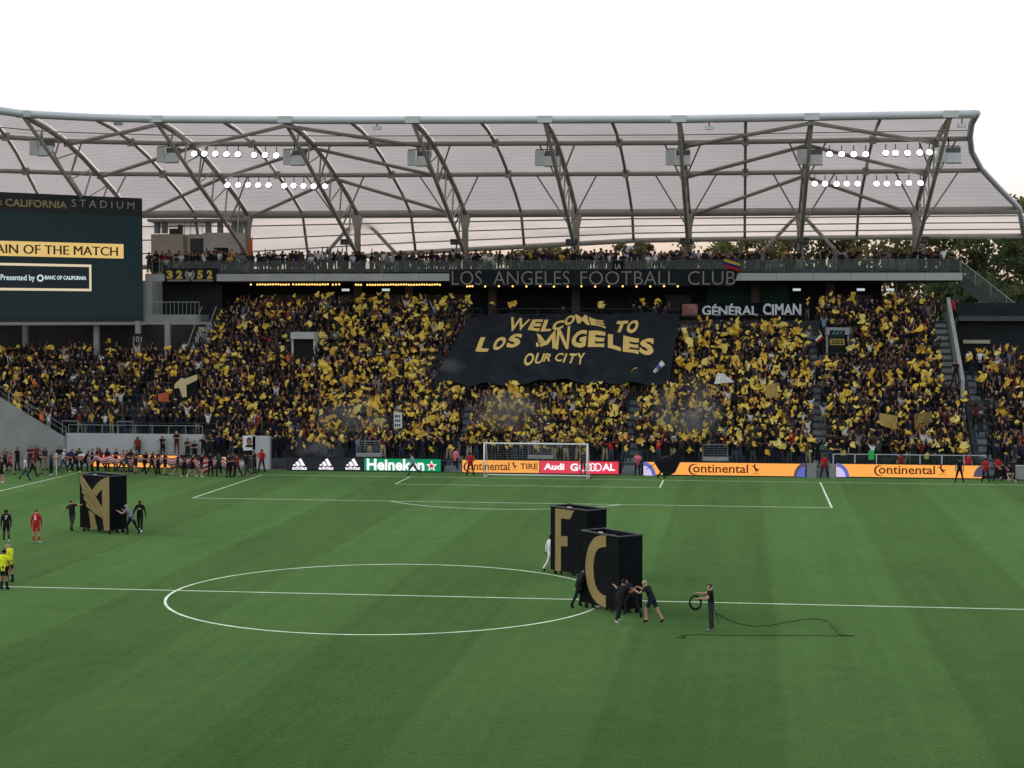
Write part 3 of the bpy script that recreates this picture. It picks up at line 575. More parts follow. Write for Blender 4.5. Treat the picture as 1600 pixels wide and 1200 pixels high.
# dark board with the three-stripe marks
r = board(X(448), X(567.6), YB, 'black LED board with three white mountain-shaped stripe logos', BK)
for cx in (468, 509.5, 551):
    m = MB()
    for P in ([(-1.8, 718.4), (2.2, 716.0), (8.9, 727.7), (3.4, 727.7)], [(-6.6, 722.9), (-2.7, 720.6), (2.1, 727.7), (-3.7, 727.7)], [(-10.4, 726.4), (-7.4, 724.8), (-5.0, 727.7), (-9.8, 727.7)]): bpoly(m, [(cx+q[0], q[1]) for q in P], YF)
    btext(m, 'adidas', cx-11.5, cx+11.5, 728.3, 733.8, YF, .03); m.build('logo', WH, r)
# green beer board
r = board(X(568.4), X(689), YB, 'green LED board with white lettering and a red star, left of the goal', GN); m = MB()
btext(m, 'Heineken', 573, 663, 717.5, 734.6, YF, .035); m.build('lettering', WH, r)
def star(cx, cy, R_, r_): return [(cx+(R_ if k % 2 == 0 else r_)*math.sin(k*math.pi/5), cy-(R_ if k % 2 == 0 else r_)*math.cos(k*math.pi/5)) for k in range(10)]
m = MB(); bpoly(m, star(674.3, 728.4, 8.8, 3.9), YF); bpoly(m, star(674.3, 728.4, 5.6, 2.5), YF-.004, 1); m.build('star', [WH, SR], r)
def horse(m, cx, cy, s, y, mi=0):
    P = [(-7, -5), (-3, -5), (-1.5, -9), (0.5, -8.5), (1, -6), (0, -4), (1.5, -1), (4, 1), (7, .5), (9, 2), (6, 2.5), (5, 4), (7, 7), (5, 6.5), (3, 4.5), (2, 7), (2, 9.5), (.5, 9.5), (1, 5), (-1, 2), (-2.5, -1), (-3, -3), (-5, -3.5)]
    bpoly(m, [(cx+a_*s, cy+b_*s) for a_, b_ in P], y, mi); bpoly(m, [(cx-6*s, cy+10.3*s), (cx+10*s, cy+10.3*s), (cx+10*s, cy+10.9*s), (cx-6*s, cy+10.9*s)], y, mi)
def conti(m, px0, px1, v0, v1, y):
    w_ = px1-px0; cxx = px0+w_*.075; cy = (v0+v1)/2+1; R_ = (v1-v0)*.62
    O = []; I = []
    for k in range(25):
        a_ = math.radians(48+k*(264/24)); th_ = .26*R_*math.sin(math.pi*k/24)+.04*R_
        O.append((cxx+R_*math.cos(a_), cy-R_*math.sin(a_))); I.append((cxx+.05*R_+(R_-th_)*math.cos(a_), cy-(R_-th_)*math.sin(a_)))
    bpoly(m, O+I[::-1], y); btext(m, 'ontinental', px0+w_*.062, px1, v0+.3, v1-.8, y, .012)
    for f in (.235, .295, .36, .425, .60, .66, .745, .815, .93, .985):      # little slab serifs
        x_ = px0+w_*f; bpoly(m, [(x_-1.7, v1-1.5), (x_+1.7, v1-1.5), (x_+1.7, v1-.6), (x_-1.7, v1-.6)], y-.004)
YB2 = 3.45; YF = YB2-.02
r = board(X(722, YB2), X(843, YB2), YB2, 'orange LED board behind the left half of the goal', OR); m = MB()
conti(m, 727, 796, 722, 735, YF); m.build('lettering', MR, r); m = MB(); horse(m, 803, 727, .62, YF); m.build('horse_emblem', MR, r); m = MB(); btext(m, 'TIRE', 813, 840, 724.5, 733, YF, .015); m.build('lettering', MR, r)
r = board(X(843.3, YB2), X(967, YB2), YB2, 'red LED board with white lettering behind the right half of the goal', RD); m = MB()
btext(m, 'Audi', 849.5, 882, 724, 734, YF, .045); m.build('lettering', WH, r); m = MB(); btext(m, 'G', 891, 903, 724, 736, YF, .04); btext(m, 'AL', 941, 961, 724.5, 735.5, YF, .04)
for cx in (911, 918.5, 926, 934):
    O = [(cx+6.3*math.cos(k*math.pi/12), 730+6.3*math.sin(k*math.pi/12)) for k in range(25)]; I = [(cx+4.6*math.cos(k*math.pi/12), 730+4.6*math.sin(k*math.pi/12)) for k in range(25)]
    bpoly(m, O+I[::-1], YF-(cx-905)*.0003)
m.build('lettering', WH, r)
def ballpart(r, px0, px1, top, y, m0, m1, left):
    m = MB(); cx = px0 if left else px1; rx = px1-px0; k = range(13)
    pts = [(cx+(1 if left else -1)*rx*math.sin(q*math.pi/24), 746.5-(746.5-top)*math.cos(q*math.pi/24)) for q in k]
    bpoly(m, [(cx, 745.4)]+[(a_, min(b_, 745.4)) for a_, b_ in pts[:-1]]+[(pts[-1][0], 745.4)], y); pin = [(cx+(a_-cx)*.72, min(745.2, b_+(746.5-b_)*.25)) for a_, b_ in pts]
    bpoly(m, [(cx, 745.2)]+pin[:-1]+[(pin[-1][0], 745.2)], y-.005, 1); m.build('ball_graphic', [m0, m1], r)
YB3 = 3.6; YF = YB3-.02
r = board(X(1005, YB3), X(1258.5, YB3), YB3, 'long orange LED board between the goal and the grey gate blocks', OR); m = MB()
conti(m, 1077, 1169, 725.5, 739, YF); m.build('lettering', MR, r); m = MB(); horse(m, 1180, 732, .8, YF); m.build('horse_emblem', MR, r); ballpart(r, 1005.5, 1025, 721.5, YF, BLU, LV, True); ballpart(r, 1240, 1258, 723, YF, SLT, BLU, False)
YB4 = 3.9; YF = YB4-.02
r = board(X(1306, YB4), X(1537, YB4), YB4, 'long orange LED board at the right end, before the white barrier', OR); m = MB()
conti(m, 1367, 1461, 727.5, 741, YF); m.build('lettering', MR, r); m = MB(); horse(m, 1471, 733.5, .8, YF); m.build('horse_emblem', MR, r); ballpart(r, 1307, 1327, 723.5, YF, BLU, LV, True); ballpart(r, 1521, 1536.5, 727, YF, SLT, SLT, False)
YB5 = 4.1; YF = YB5-.02
r = board(X(143, YB5), X(277, YB5), YB5, 'orange LED board behind the people carrying the striped flag', OR)
r = board(X(277.4, YB5), X(347, YB5), YB5, 'dark LED board with orange letters behind the striped flag', BK); m = MB()
btext(m, 'ANGEL', 322, 357-1, 714.2, 722.5, YF, .03); m.build('lettering', emis('led_peach', (1, .55, .25), 1), r)

# ------------------------------------------------------------------ goal, corner flag
goal = thing('goal', (0, 0, 0), 'white goal frame with net on the goal line', 'goal'); GR = .06
MB().tube([(-3.72, 0, 0), (-3.72, 0, 2.5)], GR, 10).build('post', WHITEP, goal, True); MB().tube([(3.72, 0, 0), (3.72, 0, 2.5)], GR, 10).build('post', WHITEP, goal, True)
MB().tube([(-3.78, 0, 2.5), (3.78, 0, 2.5)], GR, 10).build('crossbar', WHITEP, goal, True)
MB().tube([(-3.72, .1, .05), (-3.72, 2.0, .05), (3.72, 2.0, .05), (3.72, .1, .05)], .05, 8).build('base_frame', WHITEP, goal)
MB().tube([(-3.72, 0, 2.5), (-3.72, .9, 2.45), (-3.72, 2.0, .05)], .025, 6).build('net_support', WHITEP, goal); MB().tube([(3.72, 0, 2.5), (3.72, .9, 2.45), (3.72, 2.0, .05)], .025, 6).build('net_support', WHITEP, goal)
m = MB()
def strip(p, q, w_=.0045):
    p = Vector(p); q = Vector(q); d_ = (q-p).normalized(); s_ = d_.cross(Vector((0, 1, 0.3))).normalized()*w_; m.add([p-s_, p+s_, q+s_, q-s_], [(0, 1, 2, 3)])
for k in range(38):
    x = -3.7+.2*k; strip((x, .9, 2.45), (x, 2.0, .06)); strip((x, .03, 2.5), (x, .9, 2.45))
for k in range(14): f = k/13; strip((-3.7, .9+1.1*f, 2.45-2.39*f), (3.7, .9+1.1*f, 2.45-2.39*f))
for sx in (-3.7, 3.7):
    for k in range(10): z_ = .25*k+.1; strip((sx, 0.05, z_), (sx, max(.1, 2.0-1.1*z_/2.45), z_))
m.build('net', mat('net_cord', (0.45, 0.48, 0.46), 0.9), goal)
p = at(88, 742, 2, 0); r = thing('corner_flag', p, 'white corner flag pole at the left corner of the pitch', 'corner flag')
MB().tube([tuple(p), (p[0], p[1], 1.6)], .04, 8).build('pole', WHITEP, r); MB().add([(p[0]+.04, p[1], 1.58), (p[0]+.34, p[1]+.1, 1.45), (p[0]+.3, p[1]+.05, 1.22), (p[0]+.04, p[1], 1.25)], [(0, 1, 2, 3)]).build('flag', cloth('yellowgrey', (.25, .25, .2)), r)
# white barrier, right; rail on the corner wall; capo platforms
ba = thing('crowd_barrier', (26, 5.0, .8), 'white tubular barrier in front of the right hand rows', 'barrier')
x0, x1 = at(1302, 710, 1, 5.0)[0], at(1540, 710, 1, 5.0)[0]
MB().tube([(x0, 4.95, 1.62), (x1, 4.95, 1.62)], .035, 6).build('top_rail', mat('barrier_grey', (.42, .45, .45), .5), ba)
k = 8
for q in range(k): xx = x0+(x1-x0)*q/(k-1); MB().bx(xx-.045, xx+.045, 4.9, 4.98, .79, 1.62).build('post', mat('barrier_grey', (.42, .45, .45), .5), ba)
MB().bx(x0, x1, 5.0, 5.03, .82, 1.55).build('infill_panel', GLASS, ba)
ba = thing('crowd_barrier', (-31, 5.2, 2.55), 'grey handrail on top of the pale corner wall', 'barrier')
MB().tube([(-37, 5.2, 3.2), (-26.3, 5.2, 3.2)], .03, 6).build('top_rail', RAILM, ba)
for q in range(9): MB().tube([(-37+10.7*q/8, 5.2, 2.55), (-37+10.7*q/8, 5.2, 3.2)], .03, 6).build('post', RAILM, ba)
for px in (98, 184): 
    xx = at(px, 680, 1, 5.2)[0]; MB().tube([(xx, 5.15, 2.56), (xx, 5.15, 3.5), (xx+1.25, 5.15, 3.5), (xx+1.25, 5.15, 2.56)], .04, 6).build('gate_frame', RAILM, ba)
for px, wd in ((579, 'left of the goal'), (846, 'behind the goal'), (1118, 'right of the goal')):
    x = at(px, 705, 1, 5.0)[0]; r = thing('drum_platform', (x, 4.9, 0), 'raised grey platform with pipe railing %s' % wd, 'platform', 'raised platforms in the front row')
    MB().bx(x-.95, x+.95, 4.2, 5.15, 1.08, 1.3).build('deck_plate', CONC, r)
    m = MB(); m.tube([(x-.9, 4.25, 1.3), (x-.9, 4.25, 2.25), (x+.9, 4.25, 2.25), (x+.9, 4.25, 1.3)], .035, 6)
    for z_ in (1.55, 1.72, 1.9, 2.07): m.tube([(x-.9, 4.25, z_), (x+.9, 4.25, z_)], .015, 5)
    m.build('railing', RAILM, r)
    MB().tube([(x-.6, 4.15, .3), (x+.3, 4.15, 1.1)], .03, 5).tube([(x+.6, 4.17, .3), (x-.3, 4.17, 1.1)], .03, 5).build('cross_brace', RAILM, r)
# ------------------------------------------------------------------ people: posed skeletons grown into one skin each
def fk(pose):
    """returns joint dict, edges, radii for a 1.76 m figure facing +Y"""
    lean = math.radians(pose.get('lean', 0)); tilt = math.radians(pose.get('head', 0)); side = math.radians(pose.get('side', 0)); J = {}
    R = Matrix.Rotation(-lean, 3, 'X') @ Matrix.Rotation(side, 3, 'Y'); pv = Vector((0, 0, .95)); J['pelvis'] = pv
    T = lambda v: pv + R @ Vector(v)
    J['waist'] = T((0, .01, .16)); J['chest'] = T((0, .005, .36)); J['neck'] = T((0, .0, .545))
    HR = R @ Matrix.Rotation(-tilt, 3, 'X'); H = lambda v: J['neck'] + HR @ Vector(v)
    J['jaw'] = H((0, .03, .085)); J['head'] = H((0, .015, .165)); J['crown'] = H((0, .005, .235)); J['_HR'] = HR; J['_R'] = R
    for s, nm in ((-1, 'l'), (1, 'r')):
        a = pose['arms'][0 if s < 0 else 1]; u = Vector((s*a[0][0], a[0][1], a[0][2])).normalized(); f = Vector((s*a[1][0], a[1][1], a[1][2])).normalized()
        if pose.get('worldarms'): Ra = Matrix.Identity(3)
        else: Ra = R
        up = max(0, u.z)*.05
        J[nm+'sh'] = T((s*.185, 0, .475+up)); J[nm+'el'] = J[nm+'sh'] + Ra @ u*.285; J[nm+'wr'] = J[nm+'el'] + Ra @ f*.25; J[nm+'ha'] = J[nm+'wr'] + Ra @ f*.075; J[nm+'_f'] = Ra @ f
        th, kn, spd = pose['legs'][0 if s < 0 else 1]; th = math.radians(th); kn = math.radians(kn); sp_r = math.radians(spd)
        J[nm+'hip'] = pv + Vector((s*.095, 0, -.04)); d1 = Vector((s*math.sin(sp_r), math.sin(th), -math.cos(th))).normalized(); d2 = Vector((s*math.sin(sp_r), math.sin(th-kn), -math.cos(th-kn))).normalized()
        J[nm+'kn'] = J[nm+'hip'] + d1*.43; J[nm+'an'] = J[nm+'kn'] + d2*.405; ft = pose.get('toe', 1)
        fd = Vector((s*.12, 1, -.38 if d2.y > -.35 else -.95)).normalized(); J[nm+'he'] = J[nm+'an'] + Vector((0, -.035, -.045)); J[nm+'to'] = J[nm+'an'] + fd*.17
    zmin = min(J[k].z - r for k, r in (('lto', .035), ('rto', .035), ('lhe', .045), ('rhe', .045), ('lkn', .06), ('rkn', .06)))
    for k in J:
        if not k.startswith('_') and '_f' not in k: J[k] = J[k] - Vector((0, 0, zmin))
    return J
RAD = dict(pelvis=.150, waist=.128, chest=.150, neck=.058, jaw=.078, head=.098, crown=.072, lsh=.068, rsh=.068, lel=.046, rel=.046, lwr=.032, rwr=.032, lha=.034, rha=.034,
           lhip=.098, rhip=.098, lkn=.064, rkn=.064, lan=.043, ran=.043, lto=.038, rto=.038, lhe=.042, rhe=.042)
BONES = [('pelvis','waist',2),('waist','chest',2),('chest','neck',2),('neck','jaw',0),('jaw','head',0),('head','crown',1)]
for q in 'lr': BONES += [('chest',q+'sh',2),(q+'sh',q+'el',2),(q+'el',q+'wr',5),(q+'wr',q+'ha',0),('pelvis',q+'hip',3),(q+'hip',q+'kn',3),(q+'kn',q+'an',6),(q+'an',q+'to',4),(q+'an',q+'he',4)]
SLOTS = ['skin', 'hair', 'top', 'bottom', 'shoe', 'forearm', 'shin', 'sock']
def skin_build(poses, sub):
    """grow all the poses in one go -> {name: (verts, faces, slots)}"""
    tmp = []
    for nm, ps in poses.items():
        J = fk(ps); names = [k for k in RAD]; ix = {k: i for i, k in enumerate(names)}
        me = bpy.data.meshes.new('sk'); me.from_pydata([J[k] for k in names], [(ix[a], ix[b]) for a, b, _ in BONES], []); o = bpy.data.objects.new('sk', me); COL.objects.link(o)
        o.modifiers.new('s', 'SKIN').use_smooth_shade = True
        for i, k in enumerate(names):
            sv = me.skin_vertices[0].data[i]; r = RAD[k]*(1.12 if sub else 1.0); sv.radius = (r, r); sv.use_root = (k == 'pelvis')
            if k in ('pelvis', 'chest', 'waist'): sv.radius = (r*1.12, r*.86)
        if sub: md = o.modifiers.new('u', 'SUBSURF'); md.levels = 1
        tmp.append((nm, o, J, ps))
    bpy.context.view_layer.update(); dg = bpy.context.evaluated_depsgraph_get(); out_ = {}
    for nm, o, J, ps in tmp:
        me = bpy.data.meshes.new_from_object(o.evaluated_get(dg)); V = [v.co.copy() for v in me.vertices]; F = [tuple(p.vertices) for p in me.polygons]; S = []
        for p in me.polygons:
            c = p.center; best = (9, 0)
            for a, b, sl in BONES:
                A, B = J[a], J[b]; ab = B-A; tt = max(0, min(1, (c-A).dot(ab)/max(1e-9, ab.length_squared))); dist = (c-A-ab*tt).length - (RAD[a]*(1-tt)+RAD[b]*tt)
                if dist < best[0]: best = (dist, sl, a, b, tt)
            sl = best[1]
            if best[3] in ('jaw', 'head', 'crown') and best[2] != 'chest':
                lc = J['_HR'].transposed() @ (c-J['neck']); sl = 1 if (lc.z > .19 or (lc.y < -.005 and lc.z > .10)) else 0
            if best[2] in ('lsh', 'rsh') and best[3] in ('lel', 'rel') and best[4] > .62: sl = 5
            if best[2] in ('lhip', 'rhip') and best[4] > .72: sl = 6
            if best[2] in ('lkn', 'rkn') and best[4] > .3: sl = 7
            S.append(sl)
        bpy.data.objects.remove(o); bpy.data.meshes.remove(me)
        if sub:                                          # face features and fingers
            mb = MB(); mb.v = [tuple(v) for v in V]; mb.f = F; mb.m = S; HR = J['_HR']; H = lambda v: J['neck'] + HR @ Vector(v)
            mb.tube([H((0, .105, .175)), H((0, .128, .135))], [.010, .017], 5, 0)
            for s in (-1, 1):
                mb.blob(H((s*.036, .103, .172)), (.011, .008, .009), 6, 1); mb.blob(H((s*.098, .0, .155)), (.014, .022, .034), 6, 0)
            mb.box(H((0, .104, .098)), (.045, .012, .008), mi=1, R=HR)
            for q, s in (('l', -1), ('r', 1)):
                f = J[q+'_f'].normalized(); sd = f.cross(Vector((0, 0, 1)) if abs(f.z) < .9 else Vector((0, 1, 0))).normalized(); nn = sd.cross(f); h = J[q+'ha']
                for k, (off, ln_) in enumerate(((-.028, .070), (-.010, .082), (.010, .076), (.027, .058))):
                    b0 = h + sd*off + f*.018; mb.tube([b0, b0+f*ln_*.55+nn*.004, b0+f*ln_*.95-nn*.018], [.0105, .0095, .007], 5, 0)
                b0 = h - sd*.03*1 - f*.02; mb.tube([b0, b0-sd*.028+f*.03, b0-sd*.026+f*.062], [.012, .011, .008], 5, 0)
            V, F, S = [Vector(v) for v in mb.v], mb.f, mb.m
        out_[nm] = (np.array([tuple(v) for v in V]), F, S)
    return out_
DN = ((.22, -.05, -1), (.10, .28, -1)); HIP = ((.75, -.25, -.75), (-.75, .55, -.55)); BEH = ((.35, -.45, -1), (-.8, -.35, -.5)); FWD = ((.15, .9, -.45), (-.05, 1, .1)); PUSH = ((.3, .55, -.6), (.0, 1, .55))
UPV = ((.55, .15, .85), (.15, .15, 1)); UPS = ((.3, .3, .95), (-.1, .1, 1)); CLAP = ((.25, .55, -.5), (-.35, .6, .75)); CAM_ = ((.4, .6, -.45), (-.45, .35, .9)); OUT = ((1, .1, -.15), (1, .15, -.1)); FOLD = ((.3, .35, -.8), (-.95, .5, .1)); HOLD = ((.2, .5, -.8), (-.1, 1, .05))
ST_ = [(3, 5, 5), (-2, 3, 5)]; WK = [(24, 12, 2), (-18, 22, 2)]; WK2 = [(-20, 28, 2), (22, 10, 2)]; RUN = [(45, 50, 2), (-28, 45, 2)]; PSH = [(32, 42, 3), (-24, 8, 3)]; SIT = [(85, 85, 8), (80, 88, 8)]; CR = [(100, 125, 12), (25, 105, 6)]; WIDE = [(2, 3, 13), (-2, 3, 13)]
POSES = {'stand': dict(legs=ST_, arms=[DN, DN]), 'stand_head': dict(legs=ST_, arms=[DN, ((.25, .1, -1), (-.2, .7, -.7))], head=28), 'wide': dict(legs=WIDE, arms=[DN, DN]), 'hips': dict(legs=WIDE, arms=[HIP, HIP]), 'behind': dict(legs=WIDE, arms=[BEH, BEH]), 'walk': dict(legs=WK, arms=[((.2, -.35, -1), (.1, .1, -1)), ((.2, .3, -1), (0, .6, -1))], lean=4),
         'run': dict(legs=RUN, arms=[((.2, -.7, -.7), (0, .7, -.5)), ((.2, .5, -.8), (-.1, .9, .4))], lean=14), 'push': dict(legs=PSH, arms=[PUSH, PUSH], lean=27, head=-5, worldarms=1), 'push_low': dict(legs=[(50, 60, 3), (-20, 12, 3)], arms=[PUSH, PUSH], lean=48, head=-5, worldarms=1),
         'lean_out': dict(legs=[(14, 6, 4), (-26, 24, 10)], arms=[((1, .05, -.55), (1, .1, -.5)), ((.8, .55, -.1), (.6, .8, -.1))], lean=10, side=-14), 'hold': dict(legs=ST_, arms=[HOLD, FWD], head=22), 'carry_still': dict(legs=ST_, arms=[HOLD, HOLD], head=12), 'carry': dict(legs=WK, arms=[HOLD, HOLD], lean=6, head=8), 'carry_back': dict(legs=WK2, arms=[HOLD, HOLD], lean=8, head=15),
         'photo': dict(legs=ST_, arms=[CAM_, CAM_]), 'fold': dict(legs=ST_, arms=[FOLD, FOLD]), 'crouch': dict(legs=CR, arms=[CAM_, CAM_], lean=22), 'reach': dict(legs=WK2, arms=[((.5, .25, .8), (.6, .2, .8)), DN], lean=-4), 'flagman': dict(legs=WK, arms=[((.3, .8, .2), (.2, .8, .6)), ((.3, .8, -.2), (-.3, .9, .3))], lean=12), 'sit': dict(legs=SIT, arms=[FWD, FOLD]),
         'up': dict(legs=ST_, arms=[UPV, UPV]), 'gk': dict(legs=WK, arms=[((.35, .1, -1), (.2, .2, -1)), ((.5, -.05, -1), (.35, .2, -1))])}
HI = {}
PLACEHOLD = cloth('black', (.014, .015, .018))
for nm, (V, F, S) in skin_build(POSES, True).items():
    me = bpy.data.meshes.new('person_'+nm); me.from_pydata(V.tolist(), [], F); [me.materials.append(PLACEHOLD) for _ in SLOTS]; me.polygons.foreach_set('material_index', S); me.polygons.foreach_set('use_smooth', [True]*len(F)); me.update(); HI[nm] = me
COLS = {'black': (.014, .015, .018), 'charcoal': (.035, .037, .04), 'navy': (.018, .024, .05), 'grey': (.17, .19, .21), 'white': (.62, .64, .64), 'red': (.42, .022, .03), 'maroon': (.16, .03, .025), 'pink': (.75, .17, .24), 'blue': (.06, .17, .40), 'denim': (.045, .065, .10), 'paleblue': (.25, .36, .45), 'khaki': (.30, .26, .17), 'yellow': (.70, .80, .03), 'green': (.03, .06, .045), 'gold': (.5, .34, .06), 'plum': (.06, .03, .07), 'brown': (.08, .055, .04),
        'skin1': (.42, .25, .17), 'skin2': (.28, .155, .095), 'skin3': (.13, .068, .04), 'hairblack': (.012, .010, .009), 'hairbrown': (.045, .027, .016), 'hairgrey': (.28, .28, .27), 'bald': (.40, .24, .17), 'orange': (.6, .16, .03)}
CM = {k: cloth(k, v) for k, v in COLS.items()}
def dress(o, c, default='black'):
    for i, sname in enumerate(SLOTS):
        k = c.get(sname)
        if k is None: k = {'forearm': c.get('skin', 'skin2'), 'shin': c.get('bottom', default), 'sock': c.get('shin', c.get('bottom', default)), 'skin': 'skin2', 'hair': 'hairblack', 'shoe': 'black'}.get(sname, default)
        o.material_slots[i].link = 'OBJECT'; o.material_slots[i].material = CM[k]
def person(pose, loc, heading, c, label, group=None, h=1.0):
    o = bpy.data.objects.new('person', HI[pose]); COL.objects.link(o); o.location = loc; o.rotation_euler = (0, 0, -math.radians(heading)); o.scale = (h, h, h); dress(o, c); return tag(o, label, 'person', group)
def pp(px, py, *a, **k): return person(a[0], at(px, py, 2, 0.004), *a[1:], **k)
def C_(top='black', bottom='black', skin='skin2', hair='hairblack', shoe='black', forearm=None, shin=None, sock=None):
    d = dict(top=top, bottom=bottom, skin=skin, hair=hair, shoe=shoe)
    if forearm: d['forearm'] = forearm
    if shin: d['shin'] = shin
    if sock: d['sock'] = sock
    return d
def shirt_text(o, txt, mname, z=1.22, w_=.16, h_=.2, back=True, y=.165):
    m = MB(); s = -1 if back else 1
    text_on(m, txt, (s*w_/2 if not back else -w_/2, s*y, z), (1 if back else -1, 0, 0), (0, 0, 1), w_, h_, .03)
    q = m.build('lettering', mname); q.parent = o; return q
BTXT = mat('shirt_white', (.7, .7, .7), .8)
# near left of the pitch
pp(7, 922, 'stand', 12, C_('yellow', 'black', 'skin2', shin='skin2', sock='black'), 'referee in yellow shirt and black shorts seen from behind, nearest at the left edge')
pp(15.5, 911, 'stand_head', -80, C_('yellow', 'black', 'skin1', 'bald', shin='skin1', sock='black'), 'balding referee in yellow shirt standing just behind another referee at the left edge')
o = pp(10, 848, 'walk', -25, C_('black', 'black', 'skin3', forearm='black', shoe='white', shin='skin3', sock='black'), 'player in all black kit walking away near the left edge'); shirt_text(o, '7', BTXT)
o = pp(57, 849, 'stand_head', -5, C_('red', 'red', 'skin1', 'hairbrown', 'white', 'red', 'skin1', 'red'), 'player in all red kit with white number 1 on the back, head bowed'); shirt_text(o, '1', BTXT, w_=.09, h_=.24)
pp(113, 831, 'lean_out', 15, C_('black', 'charcoal', 'skin1'), 'person in black leaning with one arm out left of the box with the winged emblem')
pp(206, 836, 'push', -82, C_('grey', 'black', 'skin1', 'hairgrey', 'charcoal'), 'person in grey shirt leaning to push the box with the winged emblem')
o = pp(219, 831, 'gk', 172, C_('black', 'black', 'skin3', shoe='white', forearm='black'), 'player in black kit with pale gloves walking right of the winged emblem box'); shirt_text(o, 'LAFC', BTXT, 1.24, .2, .07, False, .162)
# around the F and C boxes
pp(859, 893, 'walk', 60, C_('white', 'white', 'skin3', forearm='white'), 'person in white kit half hidden behind the box lettered F')
pp(903, 950, 'push', 55, C_('black', 'black', 'skin1'), 'person in black pushing at the left face of the box lettered C')
pp(967, 974, 'push', 32, C_('black', 'black', 'skin2', shoe='white'), 'person in black with white shoes pushing the front corner of the box lettered C')
pp(989, 966, 'push_low', -42, C_('black', 'black', 'skin1'), 'person in black bent low against the right face of the box lettered C')
pp(1019, 974, 'push', -70, C_('black', 'navy', 'skin1', 'hairgrey', shin='skin1'), 'grey haired person in dark shirt and shorts pushing the box lettered C from the right')
cm = pp(1111, 986, 'hold', -88, C_('black', 'charcoal', 'skin1', 'hairbrown', 'grey'), 'person in dark shirt and dark trousers holding a coil of cable', h=1.02)
# guards and others along the goal line
G1 = C_('red', 'black', 'skin2')
pp(735, 744, 'hips', 5, G1, 'guard in red shirt with hands on hips, facing the stand just left of the goal')
pp(712, 737, 'stand', 25, C_('pink', 'black', 'skin1'), 'person in pink bib in the gap between green board and goal')
pp(646, 743, 'run', -80, C_('paleblue', 'denim', 'skin1', 'hairbrown', forearm='paleblue'), 'person in pale blue shirt running left before the green board')
pp(911, 742, 'stand', 160, C_('charcoal', 'black', 'skin1'), 'person in dark clothes standing behind the right post of the goal')
pp(996, 744, 'fold', 175, C_('pink', 'black', 'skin2'), 'person in pink bib standing right of the red board')
fm = pp(1034, 748, 'flagman', 60, C_('black', 'black', 'skin2'), 'person in black carrying a big black flag past the orange board')
pp(1288, 748, 'wide', 0, G1, 'guard in red shirt facing the stand between the two grey gate blocks')
pp(1499, 754, 'wide', 8, C_('black', 'black', 'skin1'), 'person in all black standing before the right end of the right orange board')
pp(1540, 754, 'wide', 25, G1, 'guard in red shirt at the right end of the orange boards, nearer the boards')
pp(1559, 752, 'behind', -8, G1, 'guard in red shirt with hands held behind the back, rightmost of the guards')
person('stand', (at(1513, 715, 1, 4.55)[0], 4.5, .02), 170, C_('red', 'black', 'skin1', 'hairgrey'), 'grey haired guard in red behind the right orange board')
person('stand', (at(1407, 715, 1, 4.55)[0], 4.5, .02), 185, C_('maroon', 'black', 'skin2'), 'guard in dark red behind the right orange board, left of its lettering end')
pp(1572, 753, 'crouch', -60, C_('black', 'black', 'skin1', shoe='white'), 'photographer in black crouching right of the red shirted guards')
pp(1583, 755, 'crouch', -75, C_('black', 'khaki', 'skin2', shoe='white', shin='skin1'), 'crouching photographer in black with khaki shorts beside the grey case')
pp(1592, 748, 'hold', -50, C_('black', 'charcoal', 'skin2'), 'person in black standing behind the crouching photographers at the right edge')
p = at(1594, 751, 2, 0); r = thing('equipment_case', p, 'grey upright equipment case at the right edge of the goal line', 'case')
MB().bx(p[0]-.3, p[0]+.5, p[1]-.2, p[1]+.3, .12, 1.02).build('case_body', CONC, r); MB().bx(p[0]-.32, p[0]+.52, p[1]-.22, p[1]+.32, 1.03, 1.08).build('lid', CONC_L, r); MB().bx(p[0]-.25, p[0]-.15, p[1]-.1, p[1]+.1, 0, .115).bx(p[0]+.35, p[0]+.45, p[1]-.1, p[1]+.1, 0, .115).build('caster', BLACKP, r)
pp(409, 738, 'hips', 12, G1, 'guard in red shirt with hands on hips beside the pale wall block, left')
pp(426, 731, 'reach', 20, C_('blue', 'navy', 'skin1'), 'person in blue shirt reaching up to the crowd beside the pale wall block')
